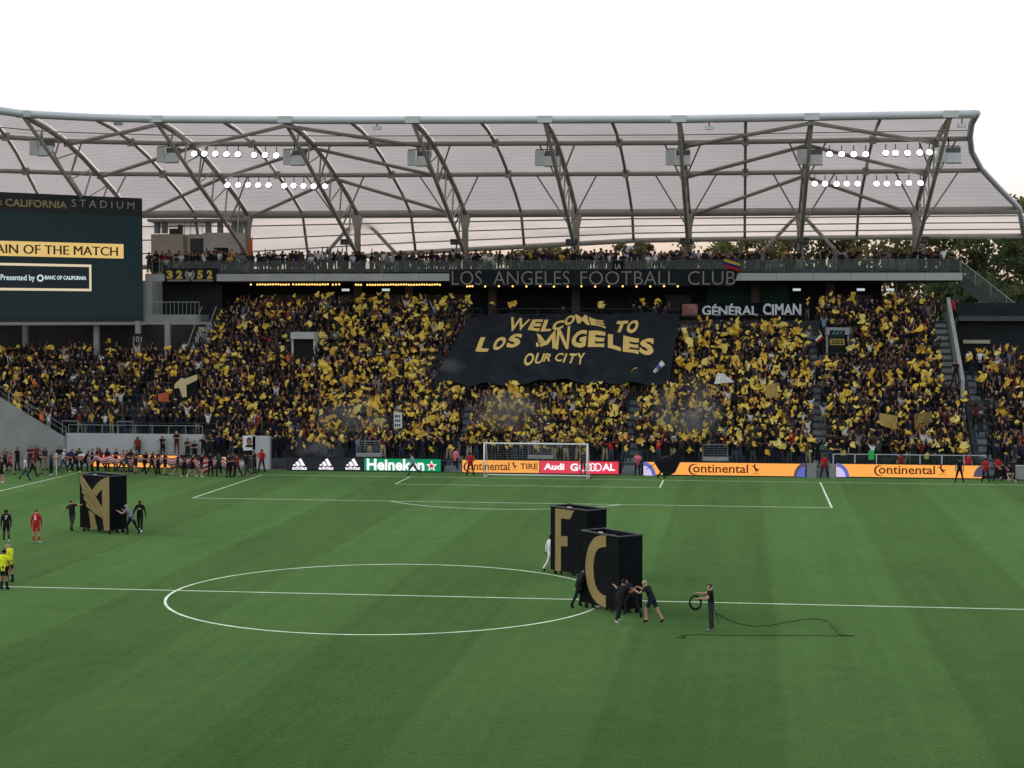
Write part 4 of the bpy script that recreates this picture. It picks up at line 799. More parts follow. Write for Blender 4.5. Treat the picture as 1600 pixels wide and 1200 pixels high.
# group at the left edge
for px, py, ps, hd, c, lb in [
    (3.5, 755, 'stand', -150, C_('black', 'black', 'skin1', shin='skin1', shoe='white'), 'person in black shirt with yellow band and black shorts at the left edge'),
    (14, 742, 'run', 85, C_('red', 'black', 'skin1', shin='skin1'), 'person in bright red shirt and black shorts moving right at the left edge'),
    (-1, 746, 'stand', 90, C_('maroon', 'black', 'skin1'), 'person in dark red cut off by the left edge'),
    (8, 736, 'photo', 100, C_('brown', 'black', 'skin1', 'hairbrown'), 'brown haired person before the grey side wall at far left'),
    (27, 735, 'stand', 110, C_('black', 'black', 'skin2'), 'person in black between the bright red shirt and the jeans wearer'),
    (40, 751, 'reach', 65, C_('white', 'denim', 'skin1', 'hairgrey'), 'person in pale top and blue jeans reaching one arm up'),
    (51, 746, 'walk', 80, C_('maroon', 'black', 'skin2'), 'person in rust red top and black trousers beside the jeans wearer'),
    (48, 732, 'fold', 170, C_('plum', 'charcoal', 'skin1'), 'person in dark plum top in the back row before the grey side wall'),
    (57, 731, 'photo', 150, C_('maroon', 'denim', 'skin1'), 'person in red brown shirt in the back row before the grey side wall'),
    (62, 742, 'hold', 95, C_('navy', 'khaki', 'skin1', 'hairbrown'), 'person in navy top and pale khaki trousers'),
    (70, 735, 'stand', 120, C_('charcoal', 'khaki', 'skin2'), 'person in charcoal behind the khaki trousers wearer'),
    (80, 743, 'hold', 85, C_('green', 'black', 'skin1', shoe='white'), 'person in dark green with white shoes left of the corner flag'),
    (93, 733, 'hips', 170, C_('black', 'khaki', 'skin1', shin='skin1'), 'big person in black shirt and khaki shorts right of the corner flag')]: pp(px, py, ps, hd, c, lb)
# people carrying the long striped flag
for px, py, ps, hd, c, lb in [
    (99, 737, 'carry', 80, C_('white', 'denim', 'skin1', 'white'), 'person in white shirt and white cap at the left end of the striped flag'),
    (110, 736, 'carry_back', 100, C_('black', 'black', 'skin1'), 'bent person in black at the left end of the striped flag, beside the white cap'),
    (117, 739, 'carry', 85, C_('black', 'black', 'skin2', shoe='yellow'), 'flag carrier in black with yellow shoes near the left end of the striped flag'),
    (124, 736, 'carry_still', 160, C_('charcoal', 'black', 'skin2'), 'flag carrier in charcoal facing out, third from the left end of the striped flag'),
    (132, 738, 'push', 75, C_('black', 'black', 'skin2'), 'flag carrier in black leaning hard to the right above the winged emblem box'),
    (144, 737, 'carry_still', 70, C_('navy', 'black', 'skin1'), 'flag carrier in navy before the left end of the orange board'),
    (158, 736, 'carry_back', 190, C_('maroon', 'black', 'skin3'), 'flag carrier in dark red facing out above the winged emblem box'),
    (168, 737, 'stand', 200, C_('black', 'black', 'skin3'), 'flag carrier in black standing upright before the orange board above the winged emblem box'),
    (181, 737, 'carry_still', 100, C_('black', 'navy', 'skin1'), 'flag carrier in black and navy right of the upright one'),
    (190, 738, 'carry_back', 85, C_('pink', 'denim', 'skin1', 'hairbrown'), 'flag carrier in pink top and jeans'),
    (197, 739, 'carry', 75, C_('charcoal', 'denim', 'skin1'), 'flag carrier in charcoal and jeans beside the pink top'),
    (212, 740, 'carry_still', 95, C_('brown', 'black', 'skin1', shin='skin1'), 'flag carrier in dark brown with bare calves'),
    (226, 741, 'carry_back', 120, C_('black', 'black', 'skin2'), 'flag carrier in black right of the bare-calved one in brown'),
    (237, 742, 'carry', 90, C_('black', 'charcoal', 'skin2'), 'flag carrier in black and charcoal before the middle of the orange board'),
    (258, 743, 'carry_still', 85, C_('black', 'black', 'skin1', shin='skin1'), 'flag carrier in black shorts before the right half of the orange board'),
    (277, 745, 'carry_back', 70, C_('navy', 'brown', 'skin1', 'hairbrown', 'white', None, 'skin1'), 'flag carrier in navy shirt, brown shorts and big white shoes'),
    (300, 746, 'carry', 80, C_('black', 'black', 'skin1', 'hairbrown', 'white', None, 'skin1'), 'flag carrier in black shorts and white shoes left of the deep flag fold'),
    (315, 746, 'carry_still', 60, C_('black', 'green', 'skin1', 'hairblack', 'white', None, 'skin1'), 'flag carrier with bare calves standing at the deep flag fold'),
    (342, 744, 'carry_back', 170, C_('green', 'black', 'skin2'), 'flag carrier in dark green right of the deep flag fold'),
    (357, 747, 'carry_still', 110, C_('black', 'black', 'skin2'), 'flag carrier in black bending over the flag end'),
    (371, 746, 'carry', -60, C_('maroon', 'black', 'skin1'), 'flag carrier in dark red beside the white flag end'),
    (386, 745, 'carry_back', -70, C_('black', 'plum', 'skin2', shoe='red'), 'flag carrier in black with red shoes at the right end of the striped flag'),
    (152, 735, 'carry_still', 60, C_('black', 'black', 'skin2'), 'flag carrier in black right behind the one in navy'), (204, 738, 'carry_still', 110, C_('black', 'black', 'skin3'), 'flag carrier in black between the charcoal one and the brown one'), (247, 741, 'carry_still', 95, C_('plum', 'black', 'skin1'), 'flag carrier in dark plum before the right half of the orange board'), (288, 743, 'carry_still', 100, C_('black', 'black', 'skin2'), 'flag carrier in black right of the one in big white shoes'), (329, 744, 'carry_still', 180, C_('black', 'black', 'skin2'), 'flag carrier in black behind the deep flag fold'), (364, 744, 'carry_still', 150, C_('charcoal', 'black', 'skin2'), 'flag carrier in charcoal left of the white flag end'),
    (398, 741, 'hold', -80, C_('charcoal', 'black', 'skin2'), 'person in charcoal behind the right end of the striped flag')]: pp(px, py, ps, hd, c, lb, group='people around the long striped flag')
for px, ps, hd, c, lb, hh in [
    (215, 'stand', 175, C_('maroon', 'black', 'skin3'), 'person in dark red standing against the pale wall above the flag carriers', 1.35), (254, 'hold', 185, C_('black', 'black', 'skin1'), 'photographer in black shirt against the pale wall, left of the seated pair', 1.4),
    (276, 'fold', 175, C_('black', 'maroon', 'skin1', 'hairgrey'), 'grey haired person in black against the pale wall', 1.6), (293, 'fold', 200, C_('charcoal', 'black', 'skin1'), 'person in charcoal with long hair sitting on the wall step, left of a pair', 1.3),
    (304, 'fold', 190, C_('black', 'black', 'skin1'), 'person in black sitting on the wall step, right of a pair', 1.2), (318, 'photo', 180, C_('black', 'black', 'skin1'), 'person in black taking a photo at the right end of the pale wall', 1.4)]:
    q = at(px, 700, 1, 4.7); o = person(ps, (q[0], 4.72, .02 + (hh-1)*1.76), hd, c, lb)
MB().bx(-31.9, -26.1, 4.45, 4.99, 0, .55).build('wall_step', CONC_D, stand)
# striped flag
fl_ = thing('striped_flag', (at(240, 740, 2, 0)[0], .5, .9), 'long folded red and white striped flag carried along the goal line', 'flag')
m = MB(); xs = np.linspace(at(108, 735, 1, 1.2)[0], at(388, 740, 1, .6)[0], 150)
for i, x in enumerate(xs):
    t_ = i/149; px = 108+280*t_; base_y = .6-.75*t_ + .10*math.sin(9.1*t_*6)
    top = 1.14+.10*math.sin(i*.55)+.05*math.sin(i*.21+1) + (.16 if px < 145 else 0); dep = .50+.12*math.sin(i*.33+2)
    dep += .62*math.exp(-((px-328)/11)**2) + .45*math.exp(-((px-372)/9)**2) + .2*math.exp(-((px-276)/12)**2)
    for k in range(8): f_ = k/7; m.v.append((x+.03*math.sin(i*.9+k), base_y - .16*math.sin(math.pi*f_*1.0)-.07*math.sin(i*.8+f_*3), max(.06, top-dep*f_)))
for i in range(149):
    for k in range(7):
        m.f.append((i*8+k, i*8+k+1, i*8+k+9, i*8+k+8)); px = 108+280*i/149
        m.m.append(2 if px < 122 and k < 4 else 1 if (px > 374 or (px < 146 and k < 2)) else (k % 2))
m.build('flag_cloth', [translucent('flag_red', (.50, .025, .05), (.4, .02, .04), .2), translucent('flag_white', (.66, .66, .66), (.6, .6, .6), .2), cloth('flag_navy', (.02, .03, .09))], fl_, True)
# big black flag carried past the orange board
q = np.array(fm.location); bf = thing('black_flag', (q[0]+.4, q[1]-.25, 1.0), 'big black flag streaming up to the right before the orange board', 'flag')
P = [at(a_, b_, 1, q[1]-.35) for a_, b_ in [(1022, 722), (1030, 736), (1042, 745), (1055, 738), (1062, 724), (1072, 705), (1064, 700), (1050, 711), (1034, 717)]]
m = MB(); m.add([(x_, y_+.18*math.sin(i*1.7), z_) for i, (x_, y_, z_) in enumerate(P)]+[(np.mean([p[0] for p in P]), q[1]-.55, np.mean([p[2] for p in P]))], [(i, (i+1) % 9, 9) for i in range(9)]); m.build('flag_cloth', CM['black'], bf, True)
MB().tube([at(1009, 734, 1, q[1]-.3), at(1052, 705, 1, q[1]-.3)], .022, 6).build('flag_pole', CM['charcoal'], bf)
# cable man's coil and cable
cl_ = np.array(cm.location); hand = at(1097, 937, 1, cl_[1]); cen = at(1086.5, 942, 1, cl_[1]-.05)
coil = thing('cable_coil', cen, 'coil of black cable held out in front of a person on the pitch', 'cable'); m = MB()
for k in range(6):
    rr = .225+random.uniform(-.02, .02); ox, oz, ph = random.uniform(-.02, .02), random.uniform(-.03, .03), random.uniform(0, 6)
    m.tube([(cen[0]+ox+rr*.92*math.cos(a_), cen[1]+random.uniform(-.03, .03)+.06*math.sin(a_+ph), cen[2]+oz+rr*1.08*math.sin(a_)) for a_ in [2*math.pi*j/24 for j in range(25)]], .016, 5)
m.build('loop', CM['black'], coil, True)
m = MB(); pts = [(1119, 958), (1130, 964), (1145, 972), (1162, 976), (1180, 979), (1205, 977), (1230, 972), (1255, 968), (1278, 967), (1293, 970), (1302, 981), (1312, 992), (1334, 993.5)]
G = [at(a_, b_, 2, .022) for a_, b_ in pts]; m.tube([(cl_[0]+.12, cl_[1]-.1, .85), (cl_[0]+.3, cl_[1]-.05, .3)]+[tuple(g_) for g_ in G], .011, 5)
m.tube([tuple(at(a_, b_, 2, .022)) for a_, b_ in [(1334, 993.6), (1310, 993.4), (1240, 993.2), (1160, 993), (1085, 991.5), (1064, 993), (1072, 996.5), (1058, 996.5)]], .010, 5)
tag(m.build('trailing_cable', CM['black'], None, True), 'long thin black cable trailing on the grass right of the person with the coil', 'cable')

# ------------------------------------------------------------------ the three big lettered boxes
def letter_box(x, y, th, W, T, zb, H, label, polys, src, lines=()):
    r = thing('letter_box', (x, y, 0), label, 'prop box', 'big black lettered boxes wheeled over the pitch')
    A = Vector((-math.cos(th), math.sin(th), 0)); B = Vector((math.sin(th), math.cos(th), 0)); c = Vector((x, y, 0)); tk = .05
    l0 = c + A*W
    def wall(o, u, ln_, name='side_panel'):
        nn = Vector((u.y, -u.x, 0)); return MB().prism([(0, zb), (ln_, zb), (ln_, zb+H), (0, zb+H)], tuple(o-nn*tk), tuple(u), (0, 0, 1), tk).build(name, BOXB, r)
    front = wall(l0, -A, W, 'front_panel'); wall(c+B*.001, B, T); wall(c+B*T, A, W, 'back_panel'); wall(l0+B*T, -B, T)
    U = -A; nn = Vector((U.y, -U.x, 0)); lt, lb, rt, rb = src
    def uv(px, py):
        f = (px-lt[0])/(rt[0]-lt[0]); top = lt[1]+(rt[1]-lt[1])*f; bot = lb[1]+(rb[1]-lb[1])*f; return (f*W, zb+H*(bot-py)/(bot-top))
    for k, pl in enumerate(polys): MB().prism([uv(*q_) for q_ in pl], tuple(l0+nn*.002*(k+1)), tuple(U), (0, 0, 1), .03).build('letter', GOLD, front)
    m = MB()
    for a_, b_ in lines:
        p_, q_ = Vector(uv(*a_)), Vector(uv(*b_)); d_ = (q_-p_).normalized(); s_ = Vector((-d_.y, d_.x))*.014; m.prism([tuple(p_-s_), tuple(q_-s_*.3), tuple(q_+s_*.3), tuple(p_+s_)], tuple(l0+nn*.034), tuple(U), (0, 0, 1), .006)
    if lines: m.build('feather_line', BOXB, front)
    m = MB()                                                    # skirt frame, cross bars inside the open top, casters
    for o_, u_, ln_ in ((l0, -A, W), (c, B, T), (c+B*T, A, W), (l0+B*T, -B, T)): m.tube([o_+Vector((0, 0, zb+H+.01)), o_+u_*ln_+Vector((0, 0, zb+H+.01))], .035, 6)
    for f in (.33, .66): m.tube([l0-A*W*f+Vector((0, 0, zb+H-.15)), l0-A*W*f+B*T+Vector((0, 0, zb+H-.15))], .03, 6)
    m.build('top_frame', mat('frame_dark', (.05, .055, .055), .5), r)
    for f, g_ in ((.08, .1), (.92, .1), (.08, .9), (.92, .9)):
        q_ = l0-A*W*f+B*T*g_; MB().tube([q_+B*.04+Vector((0, 0, .09)), q_-B*.04+Vector((0, 0, .09))], .09, 10).build('caster', BLACKP, r); MB().box(q_+Vector((0, 0, .2)), (.07, .07, .18)).build('caster_fork', DARKST, r)
    tx = (l0-A*W*.52)+nn*.0+Vector((0, 0, zb+H+.06)); MB().box(tx, (.28, .03, .05), th*-1).build('top_clip', mat('clip', (.4, .42, .42)), r)
    return l0, A, B
WG = [[(240, 185), (262, 190), (400, 405), (560, 690), (565, 850), (455, 765), (330, 660), (322, 595), (312, 575), (296, 560), (290, 492), (302, 478), (270, 462), (268, 385), (255, 352), (243, 300)],
      [(655, 203), (655, 1028), (580, 1030), (562, 850), (556, 690), (556, 398), (512, 445), (472, 508), (412, 412), (440, 372), (490, 305), (545, 252), (600, 218)],
      [(360, 718), (440, 772), (452, 850), (485, 1008), (392, 1000), (378, 850)]]
lb_ = dict(W=2.5, T=1.15, zb=.22, H=2.88)
ba_ = letter_box(-18.69, -35.33, .527, **lb_, label='black box with a gold winged letter emblem, farthest left on the pitch', polys=WG, src=((228, 180), (228, 965), (660, 200), (660, 1035)), lines=[((282, 300), (552, 720)), ((285, 395), (556, 770)), ((300, 470), (560, 810)), ((312, 570), (560, 838))])
FP = [[(268, 128), (438, 151), (424, 172), (410, 205), (396, 228), (318, 219), (318, 376), (376, 382), (376, 473), (318, 467), (318, 690), (268, 684)]]
bf_ = letter_box(7.946, -47.954, .755, **lb_, label='black box with a big gold letter F, behind the box lettered C', polys=FP, src=((222, 108), (222, 668), (545, 152), (545, 748)))
CP = [[(697, 358), (668, 356), (640, 362), (612, 374), (590, 394), (565, 435), (550, 470), (535, 530), (527, 600), (525, 660), (529, 725), (540, 795), (560, 860), (580, 905), (602, 940), (630, 975), (660, 995), (697, 1012), (697, 906), (670, 895), (645, 875), (625, 845), (608, 800), (598, 745), (593, 680), (593, 625), (600, 560), (613, 510), (630, 485), (650, 470), (670, 465), (697, 463)]]
bc_ = letter_box(9.991, -56.978, .847, **lb_, label='black box with a big gold letter C, nearest to the camera', polys=CP, src=((485, 318), (485, 955), (803, 372), (803, 1042)))
for (l0, A, B), wd in ((ba_, 'with the winged emblem'), (bf_, 'lettered F'), (bc_, 'lettered C')):
    for k, f in enumerate((.25, .55, .82)):
        q = l0-A*2.5*f+B*(.45+.2*(k % 2)); person('walk', (q.x, q.y, .004), 60+20*k, C_('black', 'black', 'skin1', shoe='charcoal'), 'person walking inside the box %s, only the feet showing' % wd, 'people inside the big boxes')
FS = [(200, 'at the far left'), (330, 'in the left corner'), (455, 'left of the left portal'), (570, 'above the stripe logos'), (690, 'above the green board'), (760, 'above the left goal post'), (880, 'behind the goal'), (985, 'above the red board'), (1090, 'right of the goal'), (1180, 'above the long orange board'), (1275, 'beside the right aisle'), (1340, 'right of the gate blocks'), (1440, 'above the right orange board'), (9999, 'at the far right')]
def fsec(px): return next(w_ for q, w_ in FS if px < q)
# ------------------------------------------------------------------ supporters
LPOSE = {'both arms raised': dict(legs=ST_, arms=[UPV, UPV]), 'arms raised straight up': dict(legs=ST_, arms=[UPS, UPS], head=-10), 'one arm raised': dict(legs=ST_, arms=[UPV, DN]), 'the right arm raised': dict(legs=ST_, arms=[CLAP, UPS]), 'hands clapping': dict(legs=ST_, arms=[CLAP, CLAP]), 'arms hanging': dict(legs=ST_, arms=[DN, DN]), 'hands at the face': dict(legs=ST_, arms=[CAM_, CAM_]), 'arms folded': dict(legs=ST_, arms=[FOLD, FOLD]), 'arms spread': dict(legs=ST_, arms=[((.9, .2, .5), (.6, .2, .9)), ((.9, .2, .3), (.7, .1, .8))], side=8)}
LOWP = skin_build(LPOSE, False); LOW = {}
for nm, (V, F, S) in LOWP.items():
    me = bpy.data.meshes.new('spectator'); me.from_pydata(V.tolist(), [], F); [me.materials.append(PLACEHOLD) for _ in SLOTS]; me.polygons.foreach_set('material_index', S); me.update(); LOW[nm] = me
PN = list(LPOSE); UPW = [.24, .13, .14, .12, .13, .06, .06, .03, .09]
TOPC = ['black', 'charcoal', 'navy', 'grey', 'white', 'gold', 'maroon', 'red', 'denim', 'brown', 'green', 'paleblue', 'plum', 'orange']; TOPW = np.array([.64, .12, .06, .022, .038, .02, .012, .004, .02, .03, .02, .006, .012, .003]); TOPW /= TOPW.sum()
BOTC = ['black', 'denim', 'charcoal', 'khaki', 'navy']; SKC = ['skin1', 'skin2', 'skin3']; HRC = ['hairblack', 'hairbrown', 'black', 'hairgrey', 'white', 'gold']
tif = [(735, 487), (1064, 489), (1048, 607), (674, 601)]
def inpoly(px, py, P):
    r_ = False
    for (x0, y0), (x1, y1) in zip(P, P[1:]+P[:1]):
        if (y0 > py) != (y1 > py) and px < (x1-x0)*(py-y0)/(y1-y0)+x0: r_ = not r_
    return r_
EMPTY = [tif, [(452, 512), (496, 512), (494, 562), (452, 562)], [(1286, 508), (1328, 508), (1328, 560), (1286, 560)], [(205, 420), (330, 420), (300, 545), (205, 545)],
         [(560, 690), (598, 690), (598, 720), (560, 720)], [(1098, 690), (1140, 690), (1140, 720), (1098, 720)], [(826, 690), (864, 690), (864, 700), (826, 700)],
         [(730, 455), (1062, 455), (1062, 490), (730, 490)], [(1060, 468), (1260, 468), (1260, 502), (1060, 502)]]
def section(px): return 'in the left corner' if px < 330 else 'left of the green board' if px < 570 else 'left of the goal' if px < 735 else 'behind the goal' if px < 985 else 'right of the goal' if px < 1275 else 'right of the gate blocks'
sp_list = []
for i in range(NR):
    ranges = [(-21.4, -6.65), (-5.85, 6.15), (6.95, 20.05), (20.95, 30.05 if i >= 9 else 31.2)]
    if i < 3: ranges += [(-25.9, -22.4)]
    elif i <= 13: ranges = [(-46.5, -33.2), (-32.4, -21.4)]+ranges
    else: ranges = [(-30.3+max(0, .28*(i-14)), -21.4)]+ranges
    if i > 9: ranges = [(a_, b_) for a_, b_ in ranges if a_ > -40 or i <= 13]; ranges = [(-21.4 if abs(a_+21.4) < .01 else a_-(.4 if i > 9 and -7 < a_ < 8 else 0), b_+(.4 if i > 9 and -7 < b_ < 8 else 0)) for a_, b_ in ranges]
    if i <= 13: ranges += [(33.0, 44)]
    for a_, b_ in ranges:
        x = a_+.2
        while x < b_-.15:
            if random.random() < (.93 if x < -33 else .97):
                xx = x+random.uniform(-.09, .09); yy = rowy(i)+.42+random.uniform(-.13, .13); z = rowz(i); px, py = pj((xx, yy, z+1.5))
                if not any(inpoly(px, py, P) for P in EMPTY): sp_list.append((xx, yy, z, i, px, py))
            x += random.uniform(.43, .56)
for px, py in [(990, 478), (1000, 480), (1025, 482), (1040, 484), (880, 481), (800, 480), (770, 482), (940, 480), (1022, 476)]:
    q = at(px, py, 1, rowy(20)+.4); sp_list.append((q[0], q[1], rowz(20), 20, px, py))
for xa in (-6.25, 6.55, 20.5, 32.3):
    for i in range(20 if xa == 20.5 else 13 if xa > 30 else 10):
        if random.random() < .38:
            xx = xa+random.uniform(-.35, .35); px, py = pj((xx, rowy(i)+.4, rowz(i)+1.5)); sp_list.append((xx, rowy(i)+.4, rowz(i), i, px, py))
sp_list.sort(key=lambda s: (max(s[3], 0 if s[0] > -26 else 3), s[0]))
vis = [s for s in sp_list if 0 < s[4] < 1600 and not (s[4] < 100 and s[5] > 620)]
rest = [s for s in sp_list if s not in set(vis[:150])]
CW = {'black': 'a black top', 'charcoal': 'a charcoal top', 'navy': 'a navy top', 'grey': 'a grey top', 'white': 'a white top', 'gold': 'a gold top', 'maroon': 'a dark red top', 'red': 'a red top', 'denim': 'a denim top', 'brown': 'a brown top', 'green': 'a dark green top', 'paleblue': 'a pale blue top', 'plum': 'a plum top', 'orange': 'an orange top'}
def outfit(): 
    tp = str(RNG.choice(TOPC, p=TOPW)); sk = str(RNG.choice(SKC, p=[.2, .45, .35])); return dict(top=tp, bottom=str(RNG.choice(BOTC, p=[.45, .25, .15, .1, .05])), skin=sk, hair=str(RNG.choice(HRC, p=[.55, .2, .12, .04, .05, .04])), shoe='black', forearm=sk if RNG.random() < .5 or tp == 'white' else tp)
WHERE = lambda s: 'the front rows' if s[3] < 3 else 'the rows above the corner wall'
for s in vis[:150]:
    ps = str(RNG.choice(PN, p=UPW)); c = outfit(); o = bpy.data.objects.new('spectator', LOW[ps]); COL.objects.link(o); o.location = s[:3]; h = random.uniform(.9, 1.06); o.scale = (h, h, h); o.rotation_euler = (0, 0, math.pi+random.uniform(-.6, .6)); dress(o, c)
    tag(o, 'supporter in %s, %s, front rows %s%s' % (CW[c['top']][2:].strip(), ps, fsec(s[4]), ''), 'spectator', 'supporters standing in the front rows of the stand')
RGB = {k: np.array(v) for k, v in COLS.items()}
def crowd_mesh(name, lst, parent=None):
    Vs, Fs, Cs = [], [], []; off = 0; cache = {}
    for nm in PN:
        V, F, S = LOWP[nm]; T = []
        for f, s in zip(F, S): T += [((f[0], f[1], f[2]), s)] + ([((f[0], f[2], f[3]), s)] if len(f) == 4 else [])
        cache[nm] = (V, np.array([t_[0] for t_ in T]), np.array([t_[1] for t_ in T]))
    for s in lst:
        nm = str(RNG.choice(PN, p=UPW)); V, F, S = cache[nm]; c = outfit(); a_ = math.pi+random.uniform(-.6, .6); h = random.uniform(.9, 1.06); ca, sa = math.cos(a_)*h, math.sin(a_)*h
        W = np.stack([V[:, 0]*ca-V[:, 1]*sa+s[0], V[:, 0]*sa+V[:, 1]*ca+s[1], V[:, 2]*h+s[2]], 1); Vs.append(W); Fs.append(F+off); off += len(V)
        tab = np.array([RGB[c[k]] if k in c else RGB[c['bottom']] for k in SLOTS])*random.uniform(.55, 1.1); Cs.append(tab[S])
    V = np.concatenate(Vs).astype(np.float32); F = np.concatenate(Fs).astype(np.int32); Cc = np.concatenate(Cs).astype(np.float32)
    me = bpy.data.meshes.new(name); me.vertices.add(len(V)); me.vertices.foreach_set('co', V.ravel()); me.loops.add(F.size); me.loops.foreach_set('vertex_index', F.ravel()); me.polygons.add(len(F)); me.polygons.foreach_set('loop_start', np.arange(0, F.size, 3, dtype=np.int32))
    at_ = me.attributes.new('dye', 'FLOAT_COLOR', 'FACE'); at_.data.foreach_set('color', np.concatenate([Cc, np.ones((len(Cc), 1), np.float32)], 1).ravel()); me.update(calc_edges=True)
    m = bpy.data.materials.get('crowd_dye')
    if m is None:
        m = bpy.data.materials.new('crowd_dye'); m.use_nodes = True; n = m.node_tree.nodes.new('ShaderNodeAttribute'); n.attribute_name = 'dye'; b_ = m.node_tree.nodes['Principled BSDF']; m.node_tree.links.new(n.outputs['Color'], b_.inputs['Base Color']); b_.inputs['Roughness'].default_value = .9; b_.inputs['Specular IOR Level'].default_value = .15
    me.materials.append(m); return link(name, me, parent)
o = crowd_mesh('crowd', rest); tag(o, 'dense mass of supporters in mostly dark clothing filling the upper rows', 'crowd', None, 'stuff')
# people in the gap of the corner wall and here and there
for px, py, y, z, ps, c, lb in [(1494, 546, 11.3, 6.6, 'wide', C_('black', 'black', 'skin2'), 'guard in black standing on the upper right aisle beside the slanted parapet'), (1466, 478, 20.6, 11.3, 'stand', C_('black', 'black', 'skin2'), 'person in black at the top of the upper right aisle'), (1488, 478, 21.6, 11.3, 'stand', C_('red', 'black', 'skin2'), 'person in red at the top of the upper right aisle'), (1496, 480, 21.8, 11.3, 'stand', C_('black', 'black', 'skin2'), 'person in black right of the red one at the top of the upper right aisle'),
                                (1514, 568, 14.6, 7.28, 'stand', C_('white', 'black', 'skin2'), 'person in white shirt at the dark gate right of the stand, left of a pair'), (1531, 568, 14.9, 7.28, 'hips', C_('white', 'charcoal', 'skin1'), 'person in white shirt at the dark gate right of the stand, right of a pair'), (1285, 535, 17.0, 7.4, 'stand', C_('white', 'black', 'skin2'), 'x')]:
    if lb == 'x': continue
    q = at(px, py, 1, y); person(ps, (q[0], y, z), 175, c, lb)
q = [(288, 'white'), (296, 'green'), (304, 'paleblue'), (312, 'white')]
for px, tp in q: person('stand', (at(px, 530, 1, 17.2)[0], 17.2, 7.3+.4), 190, C_(tp, 'charcoal', 'skin2'), 'person in %s standing at the foot of the corner stair below the concrete fascia' % ('white' if tp == 'white' else 'dark green' if tp == 'green' else 'pale blue'), 'people at the foot of the corner stair')
# deck spectators
DPOSE = ['arms hanging', 'arms folded', 'hands clapping', 'hands at the face', 'one arm raised']; DW = [.42, .2, .2, .13, .05]
TOPW2 = np.array([.34, .16, .14, .09, .13, .01, .008, .004, .05, .03, .02, .03, .01, .005]); TOPW2 /= TOPW2.sum()
nd_ = 0; deck_rest = []
def dsec(px): return 'by the pavilion' if px < 380 else 'left of the black banner' if px < 702 else 'above the black banner' if px < 1155 else 'right of the black banner'
for row, (yy, z, step) in enumerate([(22.75, 15.26, 5.6), (24.2, 15.46, 7.0), (25.5, 15.6, 8.5)]):
    px = 232.0
    while px < 1496:
        dens = .78 if px < 700 else .70 if px < 1160 else .38
        if 345 < px < 358: dens = .1
        if random.random() < dens*(1 if row < 2 else .85):
            c = outfit(); c['top'] = str(RNG.choice(TOPC, p=TOPW2)); ps = str(RNG.choice(DPOSE, p=DW)); x = at(px+random.uniform(-2, 2), 415, 1, yy)[0]
            if x < 31.8:
                if row > 0: deck_rest.append((x, yy+random.uniform(-.3, .3), z, 0, px, 400)); px += step*random.uniform(.85, 1.7); continue
                sit = random.random() < .25 and row == 0; h = random.uniform(.9, 1.07); y2 = yy+random.uniform(-.3, .3)
                o = bpy.data.objects.new('spectator', LOW[ps]); COL.objects.link(o); o.location = (x, y2, z-(.45 if sit else 0)*0); o.scale = (h, h, h*(.78 if sit else 1)); o.rotation_euler = (0, 0, math.pi+random.uniform(-.9, .9)); dress(o, c); nd_ += 1
                tag(o, 'onlooker in %s, %s, deck rail %s' % (CW[c['top']].split(' ', 1)[1], ps, dsec(px)), 'spectator', 'onlookers along the upper deck')
        px += step*random.uniform(.85, 1.7)
_u = UPW; UPW = [.02, .0, .08, .03, .22, .40, .10, .15, .0]; _w = TOPW; TOPW = TOPW2
o = crowd_mesh('deck_crowd', deck_rest); tag(o, 'further rows of onlookers standing behind the front row on the upper deck', 'crowd', None, 'stuff'); UPW = _u; TOPW = _w
print('deck', nd_, len(deck_rest), 'rest', len(rest))
SEAT = mat('seat_grey', (.10, .12, .13), .6); sm_ = None
for k, px in enumerate([1172, 1185, 1198, 1211, 1322, 1335, 1382, 1394, 1406, 1418, 1430]):
    x = at(px, 412, 1, 23.0)[0]; r = thing('chair', (x, 23.0, 15.26), 'empty grey high backed chair on the right part of the upper deck', 'chair', 'empty chairs on the upper deck')
    MB().bx(x-.26, x+.26, 22.75, 23.2, 15.62, 15.72).build('seat', SEAT, r); MB().prism([(-.26, 0), (.26, 0), (.27, .55), (.18, .74), (-.18, .74), (-.27, .55)], (x, 23.25, 15.7), (1, 0, 0), (0, 0, 1), .07).build('backrest', SEAT, r); MB().bx(x-.05, x+.05, 22.9, 23.0, 15.26, 15.62).build('leg', DARKST, r)

# ------------------------------------------------------------------ yellow flags waved in the crowd
def crumple(seed):
    r_ = np.random.default_rng(seed); nx, ny = 7, 5; u, v = np.meshgrid(np.linspace(-.5, .5, nx), np.linspace(-.5, .5, ny), indexing='ij'); d_ = np.zeros_like(u)
    for k in range(4): 
        fx, fy, ph = r_.uniform(-9, 9), r_.uniform(-8, 8), r_.uniform(0, 6); d_ += r_.uniform(.05, .13)*np.sin(fx*u+fy*v+ph)
    pinch = 1-.55*np.clip(u+.5, 0, 1)*r_.uniform(.0, 1.0); x = u*1.0+.12*np.sin(5*v+r_.uniform(0, 6)); z = v*.75*pinch+.14*np.sin(4*u+r_.uniform(0, 6))-.18*u*r_.uniform(-1, 1)
    V = np.stack([x, d_, z], -1).reshape(-1, 3); F = [(i*ny+j, i*ny+j+1, (i+1)*ny+j+1, (i+1)*ny+j) for i in range(nx-1) for j in range(ny-1)]; return V, F
CRU = [crumple(k) for k in range(12)]; FM = []
for V, F in CRU:
    for mm in (YELLOW, PALEY, ORANGEY):
        me = bpy.data.meshes.new('yellow_flag'); me.from_pydata(V.tolist(), [], F); me.materials.append(mm); me.polygons.foreach_set('use_smooth', [True]*len(F)); me['tone'] = 'deep yellow' if mm is YELLOW else 'pale yellow' if mm is PALEY else 'amber'; FM.append(me)
